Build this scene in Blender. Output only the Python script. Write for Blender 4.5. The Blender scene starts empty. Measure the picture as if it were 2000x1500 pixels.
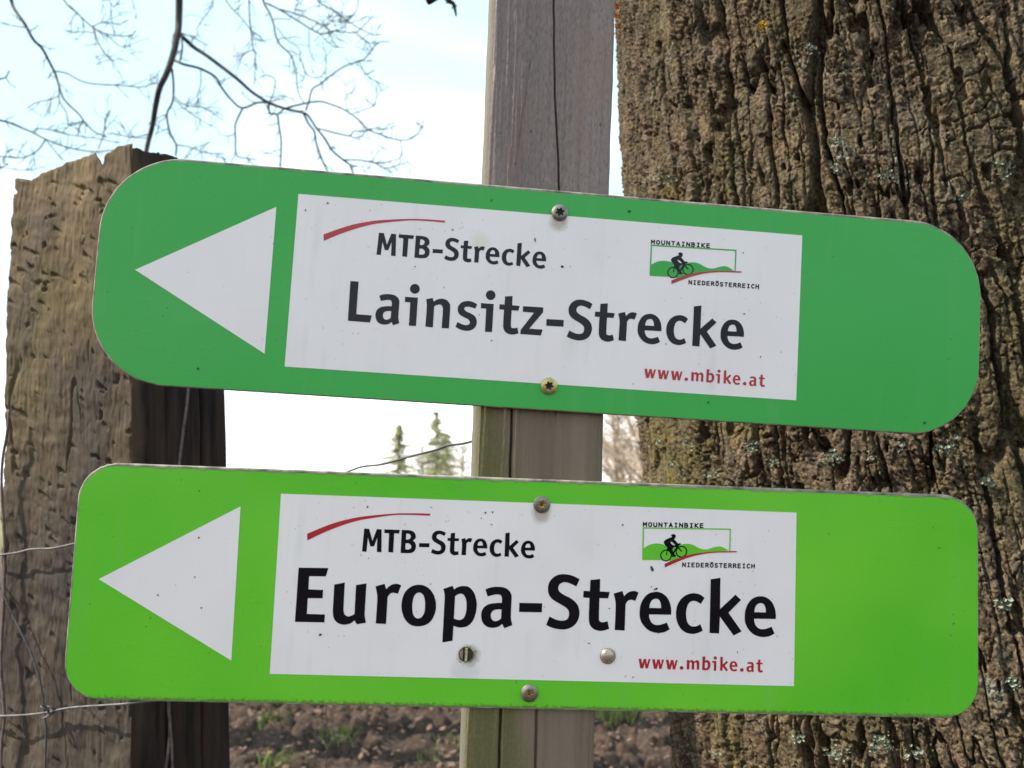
import bpy, math, random
import numpy as np
from mathutils import Vector, Matrix
from mathutils.geometry import tessellate_polygon

# ------------------------------------------------------------------ camera, sky, sun, exposure
scene = bpy.context.scene
col = scene.collection
FPX = 1505.0                       # focal length in pixels of the 2000 px wide photograph
PITCH = math.radians(7.5)
CAM = np.array([0.0, 0.0, 1.55])
cd = bpy.data.cameras.new('camera'); cam = bpy.data.objects.new('camera', cd); col.objects.link(cam)
cam.location = CAM; cam.rotation_euler = (math.radians(90) + PITCH, 0, 0)
cd.sensor_width = 36.0; cd.lens = FPX / 2000 * 36; cd.clip_start = 0.02; cd.clip_end = 6000
cd.dof.use_dof = True; cd.dof.focus_distance = 0.56; cd.dof.aperture_fstop = 10.5
scene.camera = cam

VEIL = 10.4
SUN_EL, SUN_TOWARD = math.radians(43), Vector((-0.992, -0.125))
az = math.atan2(SUN_TOWARD.x, SUN_TOWARD.y)          # clockwise from +Y
world = bpy.data.worlds.new('World'); scene.world = world; world.use_nodes = True
wn = world.node_tree.nodes; wl = world.node_tree.links
sky = wn.new('ShaderNodeTexSky'); sky.sky_type = 'NISHITA'; sky.sun_disc = False
sky.sun_elevation = SUN_EL; sky.sun_rotation = az
sky.air_density = 1.0; sky.dust_density = 3.5; sky.ozone_density = 1.0
# thin bright veil of high cloud over the blue, denser towards the horizon
tc = wn.new('ShaderNodeTexCoord'); nz = wn.new('ShaderNodeTexNoise'); nz.inputs['Scale'].default_value = 1.6; nz.inputs['Detail'].default_value = 4; nz.inputs['Distortion'].default_value = 0.4
mpw = wn.new('ShaderNodeMapping'); mpw.inputs['Scale'].default_value = (1, 1, 2.2); mpw.inputs['Location'].default_value = (0.35, 0.1, 0.0)
sx = wn.new('ShaderNodeSeparateXYZ'); ma = wn.new('ShaderNodeMath'); ma.operation = 'MULTIPLY_ADD'; ma.inputs[1].default_value = 0.55
rp = wn.new('ShaderNodeValToRGB'); e = rp.color_ramp.elements
e[0].position = 0.46; e[0].color = (1.0, 0.985, 0.97, 1); e[1].position = 0.82; e[1].color = (0.33, 0.47, 0.53, 1)
q = e.new(0.62); q.color = (0.545, 0.645, 0.69, 1)
vs = wn.new('ShaderNodeVectorMath'); vs.operation = 'SCALE'; vs.inputs['Scale'].default_value = VEIL
mx = wn.new('ShaderNodeMix'); mx.data_type = 'RGBA'; mx.inputs[0].default_value = 0.88
wl.new(tc.outputs['Generated'], mpw.inputs[0]); wl.new(mpw.outputs[0], nz.inputs['Vector']); wl.new(tc.outputs['Generated'], sx.inputs[0])
wl.new(sx.outputs['Z'], ma.inputs[0]); wl.new(nz.outputs['Fac'], ma.inputs[2]); wl.new(ma.outputs[0], rp.inputs[0]); wl.new(rp.outputs[0], vs.inputs[0])
wl.new(sky.outputs[0], mx.inputs[6]); wl.new(vs.outputs[0], mx.inputs[7])
wl.new(mx.outputs[2], wn['Background'].inputs[0]); wn['Background'].inputs[1].default_value = 0.15
sd = bpy.data.lights.new('sun', 'SUN'); sun = bpy.data.objects.new('sun', sd); col.objects.link(sun)
sd.energy = 5.0; sd.angle = math.radians(0.6); sd.color = (1.0, 0.93, 0.82)
to_sun = Vector((SUN_TOWARD.x * math.cos(SUN_EL), SUN_TOWARD.y * math.cos(SUN_EL), math.sin(SUN_EL)))
sun.rotation_euler = to_sun.to_track_quat('Z', 'Y').to_euler()
scene.view_settings.view_transform = 'Standard'; scene.view_settings.look = 'None'
scene.view_settings.exposure = 0.82; scene.view_settings.gamma = 1.0
scene.view_settings.use_curve_mapping = False
scene.cycles.max_bounces = 6

# ------------------------------------------------------------------ helpers
_c, _s = math.cos(PITCH), math.sin(PITCH)
def ray(px, py):
    x, y = (px - 1000) / FPX, (py - 750) / FPX
    return np.array([x, y * _s + _c, -y * _c + _s])
def at(px, py, F):
    """world point seen at photo pixel (px, py) at forward distance F"""
    d = ray(px, py); return CAM + d * (F / d[1])

def _hash(ix, iy, seed):
    h = (ix.astype(np.int64) * 374761393 + iy.astype(np.int64) * 668265263 + seed * 974634721) & 0xFFFFFFFF
    h = ((h ^ (h >> 13)) * 1274126177) & 0xFFFFFFFF
    h = ((h ^ (h >> 16)) * 2246822519) & 0xFFFFFFFF
    return ((h ^ (h >> 15)) & 0xFFFFFF) / float(0xFFFFFF)
def vnoise(x, y, seed=0):
    ix, iy = np.floor(x), np.floor(y); fx, fy = x - ix, y - iy
    fx = fx * fx * fx * (fx * (fx * 6 - 15) + 10); fy = fy * fy * fy * (fy * (fy * 6 - 15) + 10)
    a, b = _hash(ix, iy, seed), _hash(ix + 1, iy, seed)
    c, d = _hash(ix, iy + 1, seed), _hash(ix + 1, iy + 1, seed)
    return ((a * (1 - fx) + b * fx) * (1 - fy) + (c * (1 - fx) + d * fx) * fy) * 2 - 1
def fbm(x, y, seed=0, octv=4):
    r = 0; a = 1.0; t = 0
    for k in range(octv):
        r = r + a * vnoise(x * 2 ** k + 17.3 * k, y * 2 ** k - 9.1 * k, seed + k); t += a; a *= 0.5
    return r / t
def worley(x, y, seed=0, jit=0.95):
    ix, iy = np.floor(x), np.floor(y)
    f1 = np.full(x.shape, 9.0); f2 = np.full(x.shape, 9.0); cid = np.zeros(x.shape)
    cx = np.zeros(x.shape); cy = np.zeros(x.shape)
    for dx in (-1, 0, 1):
        for dy in (-1, 0, 1):
            gx, gy = ix + dx, iy + dy
            px = gx + 0.5 + jit * (_hash(gx, gy, seed) - 0.5); py = gy + 0.5 + jit * (_hash(gx, gy, seed + 71) - 0.5)
            d = np.hypot(x - px, y - py); h = _hash(gx, gy, seed + 133)
            n1 = d < f1
            f2 = np.where(n1, f1, np.minimum(f2, d)); cid = np.where(n1, h, cid)
            cx = np.where(n1, x - px, cx); cy = np.where(n1, y - py, cy); f1 = np.where(n1, d, f1)
    return f1, f2, cid, cx, cy
def sstep(a, b, x):
    t = np.clip((x - a) / (b - a), 0, 1); return t * t * (3 - 2 * t)

def link(o, parent=None, label=None, category=None, group=None, kind=None):
    col.objects.link(o)
    if parent is not None: o.parent = parent
    for k, v in (('label', label), ('category', category), ('group', group), ('kind', kind)):
        if v: o[k] = v
    return o
def mesh_obj(name, verts, faces, material, parent=None, smooth=False, **tags):
    me = bpy.data.meshes.new(name); me.from_pydata([tuple(v) for v in verts], [], [tuple(f) for f in faces]); me.update()
    if smooth: me.polygons.foreach_set('use_smooth', [True] * len(me.polygons))
    if material: me.materials.append(material)
    return link(bpy.data.objects.new(name, me), parent, **tags)
def grid_obj(name, V, material, parent=None, wrap=False, attrs=None, extra=None, **tags):
    """V: (rows, cols, 3) array -> quad sheet"""
    r, c = V.shape[:2]
    me = bpy.data.meshes.new(name)
    idx = np.arange(r * c).reshape(r, c)
    if wrap: a = idx[:-1]; b = np.roll(idx, -1, 1)[:-1]; d = idx[1:]; e = np.roll(idx, -1, 1)[1:]
    else: a = idx[:-1, :-1]; b = idx[:-1, 1:]; d = idx[1:, :-1]; e = idx[1:, 1:]
    F = np.stack([a, b, e, d], -1).reshape(-1, 4)
    pts = V.reshape(-1, 3); loops = F.reshape(-1); starts = np.arange(len(F)) * 4; 
    if extra is not None:                      # fan closing the last row to one point
        pts = np.vstack([pts, extra]); top = idx[-1]; k = len(pts) - 1
        tri = np.stack([top, np.roll(top, -1), np.full(len(top), k)], -1)
        starts = np.concatenate([starts, len(loops) + np.arange(len(tri)) * 3]); loops = np.concatenate([loops, tri.reshape(-1)])
    me.vertices.add(len(pts)); me.vertices.foreach_set('co', pts.astype(np.float32).reshape(-1))
    me.loops.add(len(loops)); me.loops.foreach_set('vertex_index', loops.astype(np.int32))
    me.polygons.add(len(starts)); me.polygons.foreach_set('loop_start', starts.astype(np.int32))
    me.update(calc_edges=True); me.validate()
    me.polygons.foreach_set('use_smooth', np.ones(len(me.polygons), bool))
    for k, v in (attrs or {}).items():
        v = np.asarray(v, np.float32).reshape(-1)
        if extra is not None: v = np.append(v, v[-1])
        at_ = me.attributes.new(k, 'FLOAT', 'POINT'); at_.data.foreach_set('value', v)
    me.materials.append(material)
    return link(bpy.data.objects.new(name, me), parent, **tags)
class MB:
    """collects tubes and loose polygons for one mesh"""
    def __init__(self): self.v = []; self.f = []
    def poly(self, pts):
        k = len(self.v); self.v += [tuple(p) for p in pts]; self.f.append(tuple(range(k, k + len(pts))))
    def tube(self, pts, radii, sides=6):
        pts = [Vector(p) for p in pts]
        if not hasattr(radii, '__len__'): radii = [radii] * len(pts)
        k0 = len(self.v); ref = None
        for i, p in enumerate(pts):
            t = (pts[min(i + 1, len(pts) - 1)] - pts[max(i - 1, 0)]).normalized()
            if ref is None: ref = t.orthogonal().normalized()
            a = (ref - t * ref.dot(t)); a = a.normalized() if a.length > 1e-6 else t.orthogonal().normalized(); ref = a; b = t.cross(a)
            for s in range(sides):
                w = 2 * math.pi * s / sides; self.v.append(tuple(p + (a * math.cos(w) + b * math.sin(w)) * radii[i]))
        for i in range(len(pts) - 1):
            for s in range(sides):
                A = k0 + i * sides + s; B = k0 + i * sides + (s + 1) % sides
                self.f.append((A, B, B + sides, A + sides))
        self.f.append(tuple(k0 + s for s in reversed(range(sides))))
        self.f.append(tuple(k0 + (len(pts) - 1) * sides + s for s in range(sides)))
    def build(self, name, material, parent=None, smooth=True, **tags):
        return mesh_obj(name, self.v, self.f, material, parent, smooth, **tags)
def spline(pts, n=6):
    """Catmull-Rom through 3D (or any-D) points"""
    P = [np.array(p, float) for p in pts]; P = [2 * P[0] - P[1]] + P + [2 * P[-1] - P[-2]]; out = []
    for i in range(1, len(P) - 2):
        for k in range(n):
            t = k / n; a, b, c, d = P[i - 1], P[i], P[i + 1], P[i + 2]
            out.append(0.5 * (2 * b + (c - a) * t + (2 * a - 5 * b + 4 * c - d) * t * t + (3 * b - a - 3 * c + d) * t ** 3))
    out.append(P[-2]); return out
def empty(name, loc=(0, 0, 0), **tags):
    o = bpy.data.objects.new(name, None); o.empty_display_size = 0.05; o.location = loc
    return link(o, **tags)

# ------------------------------------------------------------------ material helpers
class Mat:
    def __init__(self, name, rough=0.7, spec=0.5, metal=0.0):
        self.m = bpy.data.materials.new(name); self.m.use_nodes = True
        self.n = self.m.node_tree.nodes; self.l = self.m.node_tree.links
        self.b = self.n['Principled BSDF']; self.b.inputs['Roughness'].default_value = rough
        self.b.inputs['Specular IOR Level'].default_value = spec; self.b.inputs['Metallic'].default_value = metal
        self._co = None
    def coord(self, scale=(1, 1, 1)):
        if self._co is None: self._co = self.n.new('ShaderNodeTexCoord')
        mp = self.n.new('ShaderNodeMapping'); mp.inputs['Scale'].default_value = scale
        self.l.new(self._co.outputs['Object'], mp.inputs[0]); return mp.outputs[0]
    def noise(self, scale, detail=4, stretch=(1, 1, 1), rough=0.55, dist=0.0):
        t = self.n.new('ShaderNodeTexNoise'); t.inputs['Scale'].default_value = scale
        t.inputs['Detail'].default_value = detail; t.inputs['Roughness'].default_value = rough; t.inputs['Distortion'].default_value = dist
        self.l.new(self.coord(stretch), t.inputs['Vector']); return t.outputs['Fac']
    def vor(self, scale, stretch=(1, 1, 1), out='Distance'):
        t = self.n.new('ShaderNodeTexVoronoi'); t.inputs['Scale'].default_value = scale
        self.l.new(self.coord(stretch), t.inputs['Vector']); return t.outputs[out]
    def ramp(self, fac, stops):
        r = self.n.new('ShaderNodeValToRGB'); e = r.color_ramp.elements
        while len(e) < len(stops): e.new(0.5)
        for q, (p, c) in zip(e, stops):
            q.position = p; q.color = (c, c, c, 1) if not hasattr(c, '__len__') else (*c, 1)
        self.l.new(fac, r.inputs[0]); return r.outputs[0]
    def mix(self, fac, a, b, mode='MIX'):
        x = self.n.new('ShaderNodeMix'); x.data_type = 'RGBA'; x.blend_type = mode
        for s, v in ((x.inputs[0], fac), (x.inputs[6], a), (x.inputs[7], b)):
            if isinstance(v, (int, float)): s.default_value = v
            elif isinstance(v, tuple): s.default_value = (*v, 1)
            else: self.l.new(v, s)
        return x.outputs[2]
    def math(self, op, a, b=None):
        x = self.n.new('ShaderNodeMath'); x.operation = op
        for s, v in ((x.inputs[0], a), (x.inputs[1], b)):
            if v is None: continue
            if isinstance(v, (int, float)): s.default_value = v
            else: self.l.new(v, s)
        return x.outputs[0]
    def attr(self, name):
        a = self.n.new('ShaderNodeAttribute'); a.attribute_name = name; return a.outputs['Fac']
    def axis(self, k):
        s = self.n.new('ShaderNodeSeparateXYZ'); self.l.new(self.coord(), s.inputs[0]); return s.outputs[k]
    def color(self, c):
        if isinstance(c, tuple): self.b.inputs['Base Color'].default_value = (*c, 1)
        else: self.l.new(c, self.b.inputs['Base Color'])
        return self
    def rough(self, r): self.l.new(r, self.b.inputs['Roughness']); return self
    def bump(self, h, dist, strength=1.0):
        b = self.n.new('ShaderNodeBump'); b.inputs['Distance'].default_value = dist; b.inputs['Strength'].default_value = strength
        self.l.new(h, b.inputs['Height']); self.l.new(b.outputs[0], self.b.inputs['Normal']); return self

def mat_simple(name, c, rough=0.6, spec=0.5, metal=0.0, var=0.0, scale=40):
    m = Mat(name, rough, spec, metal)
    if var:
        n = m.noise(scale, 5)
        m.color(m.mix(m.ramp(n, [(0.35, 0.0), (0.65, 1.0)]), tuple(x * (1 - var) for x in c), tuple(x * (1 + var) for x in c)))
    else: m.color(c)
    return m.m

# ------------------------------------------------------------------ ground
def make_ground():
    m = Mat('soil', 0.95, 0.15)
    n1 = m.noise(1.3, 5); n2 = m.noise(16, 6); n3 = m.vor(26); n4 = m.noise(0.05, 4)
    soil = m.mix(m.ramp(n2, [(0.3, 0.0), (0.7, 1.0)]), (0.024, 0.016, 0.012), (0.078, 0.052, 0.040))
    soil = m.mix(m.ramp(n3, [(0.18, 0.75), (0.34, 0.0)]), soil, (0.115, 0.072, 0.052))
    soil = m.mix(m.ramp(n1, [(0.66, 0.0), (0.8, 0.3)]), soil, (0.07, 0.085, 0.025))
    dist = m.ramp(m.math('MULTIPLY', m.axis(1), 0.02), [(0.25, 0.0), (0.5, 1.0)])
    far = m.mix(m.ramp(n4, [(0.35, 0.0), (0.7, 1.0)]), (0.2, 0.16, 0.09), (0.13, 0.14, 0.05))
    m.color(m.mix(dist, soil, far)); m.bump(n2, 0.02)
    def axis(lo, hi, n, outs):
        core = np.linspace(lo, hi, n)
        a = lo - np.array([k for k in outs[::-1]]); b = hi + np.array(outs); return np.concatenate([a, core, b])
    outs = [0.1, 0.3, 0.7, 1.5, 3, 6, 12, 25, 50, 100, 200, 400, 900, 2500]
    xs = axis(-2.4, 2.0, 260, outs); ys = axis(3.3, 8.5, 260, outs)
    Y, X = np.meshgrid(ys, xs, indexing='ij')
    f1, f2, cid, cx, cy = worley(X / 0.16 + 0.4 * vnoise(X * 5, Y * 5, 3), Y / 0.16, 5)
    g1, g2, gid, _, _ = worley(X / 0.055 + 0.4 * vnoise(X * 12, Y * 12, 7), Y / 0.055, 9)
    w = np.exp(-(np.maximum(0, np.abs(X + 0.2) - 2.5) / 2) ** 2) * np.exp(-(np.maximum(0, np.abs(Y - 5.9) - 2.7) / 2) ** 2)
    Z = w * (0.07 * cid * sstep(0.02, 0.35, f2 - f1) + 0.03 * gid * sstep(0, 0.3, g2 - g1) + 0.06 * fbm(X * 1.7, Y * 1.7, 11) + 0.008 * fbm(X * 30, Y * 30, 4, 2))
    Z -= 0.05 * w
    Z += 0.25 * sstep(3, 20, Y) * fbm(X * 0.05, Y * 0.05, 21, 2)
    Z = np.where(Y > 40, Z - 0.4, Z)
    grid_obj('ground', np.stack([X, Y, Z], -1), m.m, kind='structure')
make_ground()

# ------------------------------------------------------------------ big oak trunk on the right
TR, TAX, TAY, TLEAN, TTAP = 0.36, 0.533, 1.01, -0.078, 0.06
def trunk_axis(z):
    d = z - 1.55; dl = np.clip(d, -1.6, 0.9)
    x = TAX + TLEAN * dl + np.maximum(d - 0.9, 0) * -0.02
    R = TR * (1 - TTAP * dl - 0.035 * np.maximum(d - 0.9, 0)) + 0.16 * np.clip((0.6 - z) / 0.6, 0, 1) ** 2
    return x, np.full_like(z, TAY), R
def bark_height(s, z):
    """relief of the bark in metres and colour attributes; s = arc length, z = height"""
    wx = 0.006 * fbm(s / 0.05, z / 0.09, 31, 3) + 0.0016 * fbm(s / 0.009, z / 0.010, 37, 2)
    wz = 0.008 * fbm(s / 0.05, z / 0.05, 41, 3) + 0.0020 * fbm(s / 0.009, z / 0.009, 47, 2)
    S, Z = s + wx, z + wz
    n1 = np.abs(fbm(S / 0.030, Z / 0.21, 51, 2)); n2 = np.abs(fbm(S / 0.0135 + 7, Z / 0.085, 55, 2))   # furrows run where the fields change sign
    deep = sstep(-0.35, 0.3, fbm(s / 0.07, z / 0.12, 53, 3)); deep2 = sstep(-0.2, 0.35, fbm(s / 0.05 + 3, z / 0.07, 59, 3))
    h = -(0.006 + 0.016 * deep) * (1 - sstep(0.01, 0.12, n1)) + 0.004 * np.minimum(n1 / 0.25, 1) ** 0.5
    h += -(0.002 + 0.008 * deep2) * (1 - sstep(0.01, 0.13, n2)) + 0.0018 * np.minimum(n2 / 0.25, 1) ** 0.5
    n3_ = np.abs(fbm(S / 0.0085 + 2, Z / 0.05, 101, 2)); h -= 0.0028 * (1 - sstep(0.0, 0.07, n3_)) * sstep(-0.2, 0.2, fbm(s / .04, z / .06, 107, 2))
    cross = np.abs(fbm(S / 0.034 + 3, (Z - 0.22 * s) / 0.0125, 87, 2))            # slanting cross checks that cut the ridges into plates
    cmask = sstep(-0.35, 0.1, fbm(s / 0.03, z / 0.045, 89, 2))
    h -= 0.0065 * (1 - sstep(0.0, 0.045, cross)) * cmask
    hair = np.abs(fbm(S / 0.016 + 1, (Z + 0.15 * s) / 0.0052, 93, 2)); h -= 0.0016 * (1 - sstep(0.0, 0.10, hair)) * (1 - 0.5 * cmask)
    g1, g2, id2, gx, gy = worley(S / 0.0145 + 3.3, Z / 0.026 + 0.25 * S / 0.0145, 57)
    idb = _hash(np.floor(id2 * 9999), np.zeros_like(id2), 3)
    h += 0.0030 * (id2 - 0.5) + (idb - 0.5) * gy * 0.005
    k1, k2, id3, kx, ky = worley(S / 0.0055 + 9.1, Z / 0.0042 + 0.5 * S / 0.0055, 61)
    idc = _hash(np.floor(id3 * 9999), np.zeros_like(id3), 5)
    rough = 0.25 + 0.9 * sstep(-0.3, 0.3, fbm(s / 0.035, z / 0.05, 67, 3))     # flaky zones, smoother plates
    h += rough * (0.0030 * (id3 - 0.5) + 0.0058 * (idc - 0.45) * ky + 0.0048 * (id3 - 0.5) * kx)
    h += 0.0013 * fbm(s / 0.0036, z / 0.0032, 71, 2) * rough + 0.0008 * fbm(s / 0.014, z / 0.018, 73, 2) + 0.006 * fbm(s / 0.09, z / 0.16, 75, 2)
    holes = sstep(0.50, 0.53, fbm(s / 0.016, z / 0.040, 79, 3))                # pits where bark has dropped off
    h -= 0.012 * holes; d1 = n1
    return h, id2, id3, d1
def make_oak():
    m = Mat('oak_bark', 0.92, 0.2)
    p, fl = m.attr('plate'), m.attr('flake')
    n1 = m.noise(55, 6); n2 = m.noise(9, 5, (1, 1, 0.45)); n3 = m.noise(300, 5, rough=0.65); n4 = m.noise(22, 5); n5 = m.noise(4.5, 4, (1, 1, 0.5)); n6 = m.noise(38, 4, dist=0.6)
    base = m.ramp(p, [(0.0, (0.038, 0.027, 0.017)), (0.3, (0.094, 0.060, 0.032)), (0.5, (0.080, 0.066, 0.046)), (0.7, (0.155, 0.100, 0.054)), (0.85, (0.14, 0.118, 0.088)), (1.0, (0.20, 0.125, 0.088))])
    base = m.mix(m.math('MULTIPLY', fl, 0.5), base, (0.15, 0.108, 0.064))
    base = m.mix(m.ramp(n1, [(0.36, 0.6), (0.6, 0.0)]), base, (0.040, 0.028, 0.020))
    base = m.mix(m.ramp(n3, [(0.52, 0.0), (0.64, 0.65)]), base, (0.27, 0.21, 0.13))  # pale flake edges; speckle also puts fine shading contrast into the colour
    base = m.mix(m.ramp(n3, [(0.38, 0.85), (0.49, 0.0)]), base, (0.020, 0.014, 0.010))
    moss = m.math('MULTIPLY', m.ramp(n2, [(0.46, 0.0), (0.64, 1.0)]), m.ramp(n3, [(0.35, 0.25), (0.6, 1.0)]))
    base = m.mix(m.math('MULTIPLY', moss, 0.5), base, (0.088, 0.078, 0.026))
    ymoss = m.math('MULTIPLY', m.ramp(n5, [(0.60, 0.0), (0.70, 1.0)]), m.ramp(n1, [(0.4, 0.2), (0.6, 1.0)]))
    base = m.mix(m.math('MULTIPLY', ymoss, 0.6), base, (0.20, 0.165, 0.028))
    lich = m.math('MULTIPLY', m.ramp(n4, [(0.65, 0.0), (0.70, 1.0)]), m.ramp(n3, [(0.48, 0.0), (0.56, 1.0)]))
    base = m.mix(m.math('MULTIPLY', lich, 0.6), base, (0.34, 0.35, 0.29))
    rust = m.ramp(n6, [(0.70, 0.0), (0.75, 1.0)])
    base = m.mix(m.math('MULTIPLY', rust, 0.6), base, (0.30, 0.12, 0.045))
    m.color(base); m.bump(m.math('ADD', m.math('MULTIPLY', n3, 0.6), m.math('ADD', m.math('MULTIPLY', m.vor(230, (1, 1, 1.5), 'Color'), 0.45), m.math('MULTIPLY', m.vor(420, (1, 1, 1.4), 'Color'), 0.3))), 0.0042, 1.0)
    oak = empty('oak_tree', (TAX, TAY, 0), label='thick tree trunk with deeply furrowed mossy bark behind the signs', category='tree')
    # visible side fine, the far side and the parts out of the picture coarse
    face = math.atan2(-TAY, -TAX)
    th = np.concatenate([np.linspace(-1.45, 0.48, 800), np.linspace(0.485, 1.4, 130), np.linspace(1.45, 2 * math.pi - 1.5, 46)]) + face
    zs = np.concatenate([np.linspace(-0.1, 1.08, 70), np.linspace(1.09, 2.30, 1000), np.linspace(2.31, 7.5, 120)])
    Zg, T = np.meshgrid(zs, th, indexing='ij')
    x0, y0, R = trunk_axis(Zg)
    h, a, b, r = bark_height((T - face) * TR + 5.0, Zg)
    lump = 0.012 * fbm((T) * 2.2, Zg * 1.6, 83, 2)
    R = R + h - 0.02 + lump
    V = np.stack([x0 + R * np.cos(T) - TAX, y0 + R * np.sin(T) - TAY, Zg], -1)
    grid_obj('trunk', V, m.m, oak, wrap=True, attrs={'plate': a, 'flake': b}, extra=np.array([trunk_axis(np.array([7.5]))[0][0] - TAX, 0, 7.7]))
    # tufts of lichen on the bark
    rnd = random.Random(21)
    pale = mat_simple('pale_lichen', (0.21, 0.23, 0.175), 0.95, 0.05, 0, 0.35, 300); yel = mat_simple('yellow_lichen', (0.45, 0.28, 0.03), 0.9, 0.15, 0, 0.3, 200); ora = mat_simple('orange_lichen', (0.36, 0.10, 0.02), 0.9, 0.15, 0, 0.3, 200)
    def on_bark(px, py):
        d = ray(px, py); t = 0.3
        for _ in range(500):
            p = CAM + d * t; x, y, R_ = trunk_axis(np.array([p[2]])); dx, dy = p[0] - x[0], p[1] - TAY
            if math.hypot(dx, dy) < R_[0] - 0.002:
                break
            t += 0.003
        n = np.array([dx, dy, 0]); return p, n / np.linalg.norm(n)
    spots = [(1720, 1450, 26, 60, pale), (1640, 1470, 20, 40, pale), (1790, 1470, 18, 30, pale), (1560, 1440, 14, 24, pale), (1470, 872, 16, 30, pale), (1345, 868, 12, 20, pale), (1312, 905, 12, 22, pale), (1630, 895, 20, 40, pale), (1330, 925, 12, 18, pale), (1395, 925, 12, 18, pale), (1510, 905, 12, 20, pale), (1290, 862, 8, 12, pale), (1585, 95, 12, 18, pale), (1632, 330, 14, 24, pale), (1740, 345, 20, 30, pale), (1640, 275, 10, 14, pale), (1310, 350, 14, 22, pale), (1960, 330, 18, 30, pale), (1880, 385, 14, 18, pale), (1850, 875, 22, 36, pale), (1700, 890, 14, 22, pale), (1760, 870, 12, 16, pale), (1960, 1180, 16, 24, pale), (1930, 940, 14, 20, pale), (1975, 1330, 16, 24, pale), (1400, 1470, 10, 14, pale), (1488, 52, 9, 16, yel), (1206, 12, 7, 26, ora), (1205, 32, 7, 26, ora), (1207, 52, 6, 18, ora), (1204, 66, 5, 10, ora)]
    for px, py, sp, cnt, mt in spots:
        mb = MB()
        for _ in range(cnt):
            p, n = on_bark(px + rnd.gauss(0, sp * 0.55), py + rnd.gauss(0, sp * 0.4)); p = p + n * rnd.uniform(-0.001, 0.004) - np.array([TAX, TAY, 0])
            r = rnd.uniform(0.0007, 0.0022); tx = np.array([-n[1], n[0], 0.0]); a0 = rnd.uniform(0, 6.28); q = len(mb.v); tl = rnd.uniform(-.5, .9)
            ring = [p + (tx * math.cos(a0 + k * 1.2566) + np.array([0, 0, 1.0]) * math.sin(a0 + k * 1.2566)) * r * rnd.uniform(.6, 1.3) + n * r * (0.7 * rnd.random() + tl * math.sin(a0 + k * 1.2566)) for k in range(5)]
            mb.v += [tuple(v) for v in ring] + [tuple(p - n * 0.001)]; mb.f += [(q + k, q + (k + 1) % 5, q + 5) for k in range(5)]
        mb.build('lichen', mt, oak, False)
    rnd = random.Random(4)
    for k in range(5):                                                        # bare limbs above the picture
        z = 4.4 + 0.6 * k; ang = [2.6, 0.4, 5.2, 1.5, 3.6][k]; L = 2.2
        x = float(trunk_axis(np.array([z]))[0][0]) - TAX
        mb = MB(); d = np.array([math.cos(ang), math.sin(ang), 0.5])
        pts = spline([np.array([x, 0, z]) + d * t + np.array([0, 0, 0.25 * t * t * (-1) ** k * 0.5]) + np.array([rnd.uniform(-.1, .1) for _ in range(3)]) * t for t in (0, 0.8, 1.6, L)], 5)
        mb.tube(pts, np.linspace(0.11, 0.03, len(pts)), 8)
        for j in range(6):
            q = pts[5 + j * 1]; e = d + np.array([rnd.uniform(-1, 1) for _ in range(3)])
            mb.tube([q, q + e * 0.4, q + e * 0.9 + np.array([0, 0, .2])], [0.025, 0.015, 0.005], 5)
        mb.build('limb', m.m, oak)
make_oak()

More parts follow.
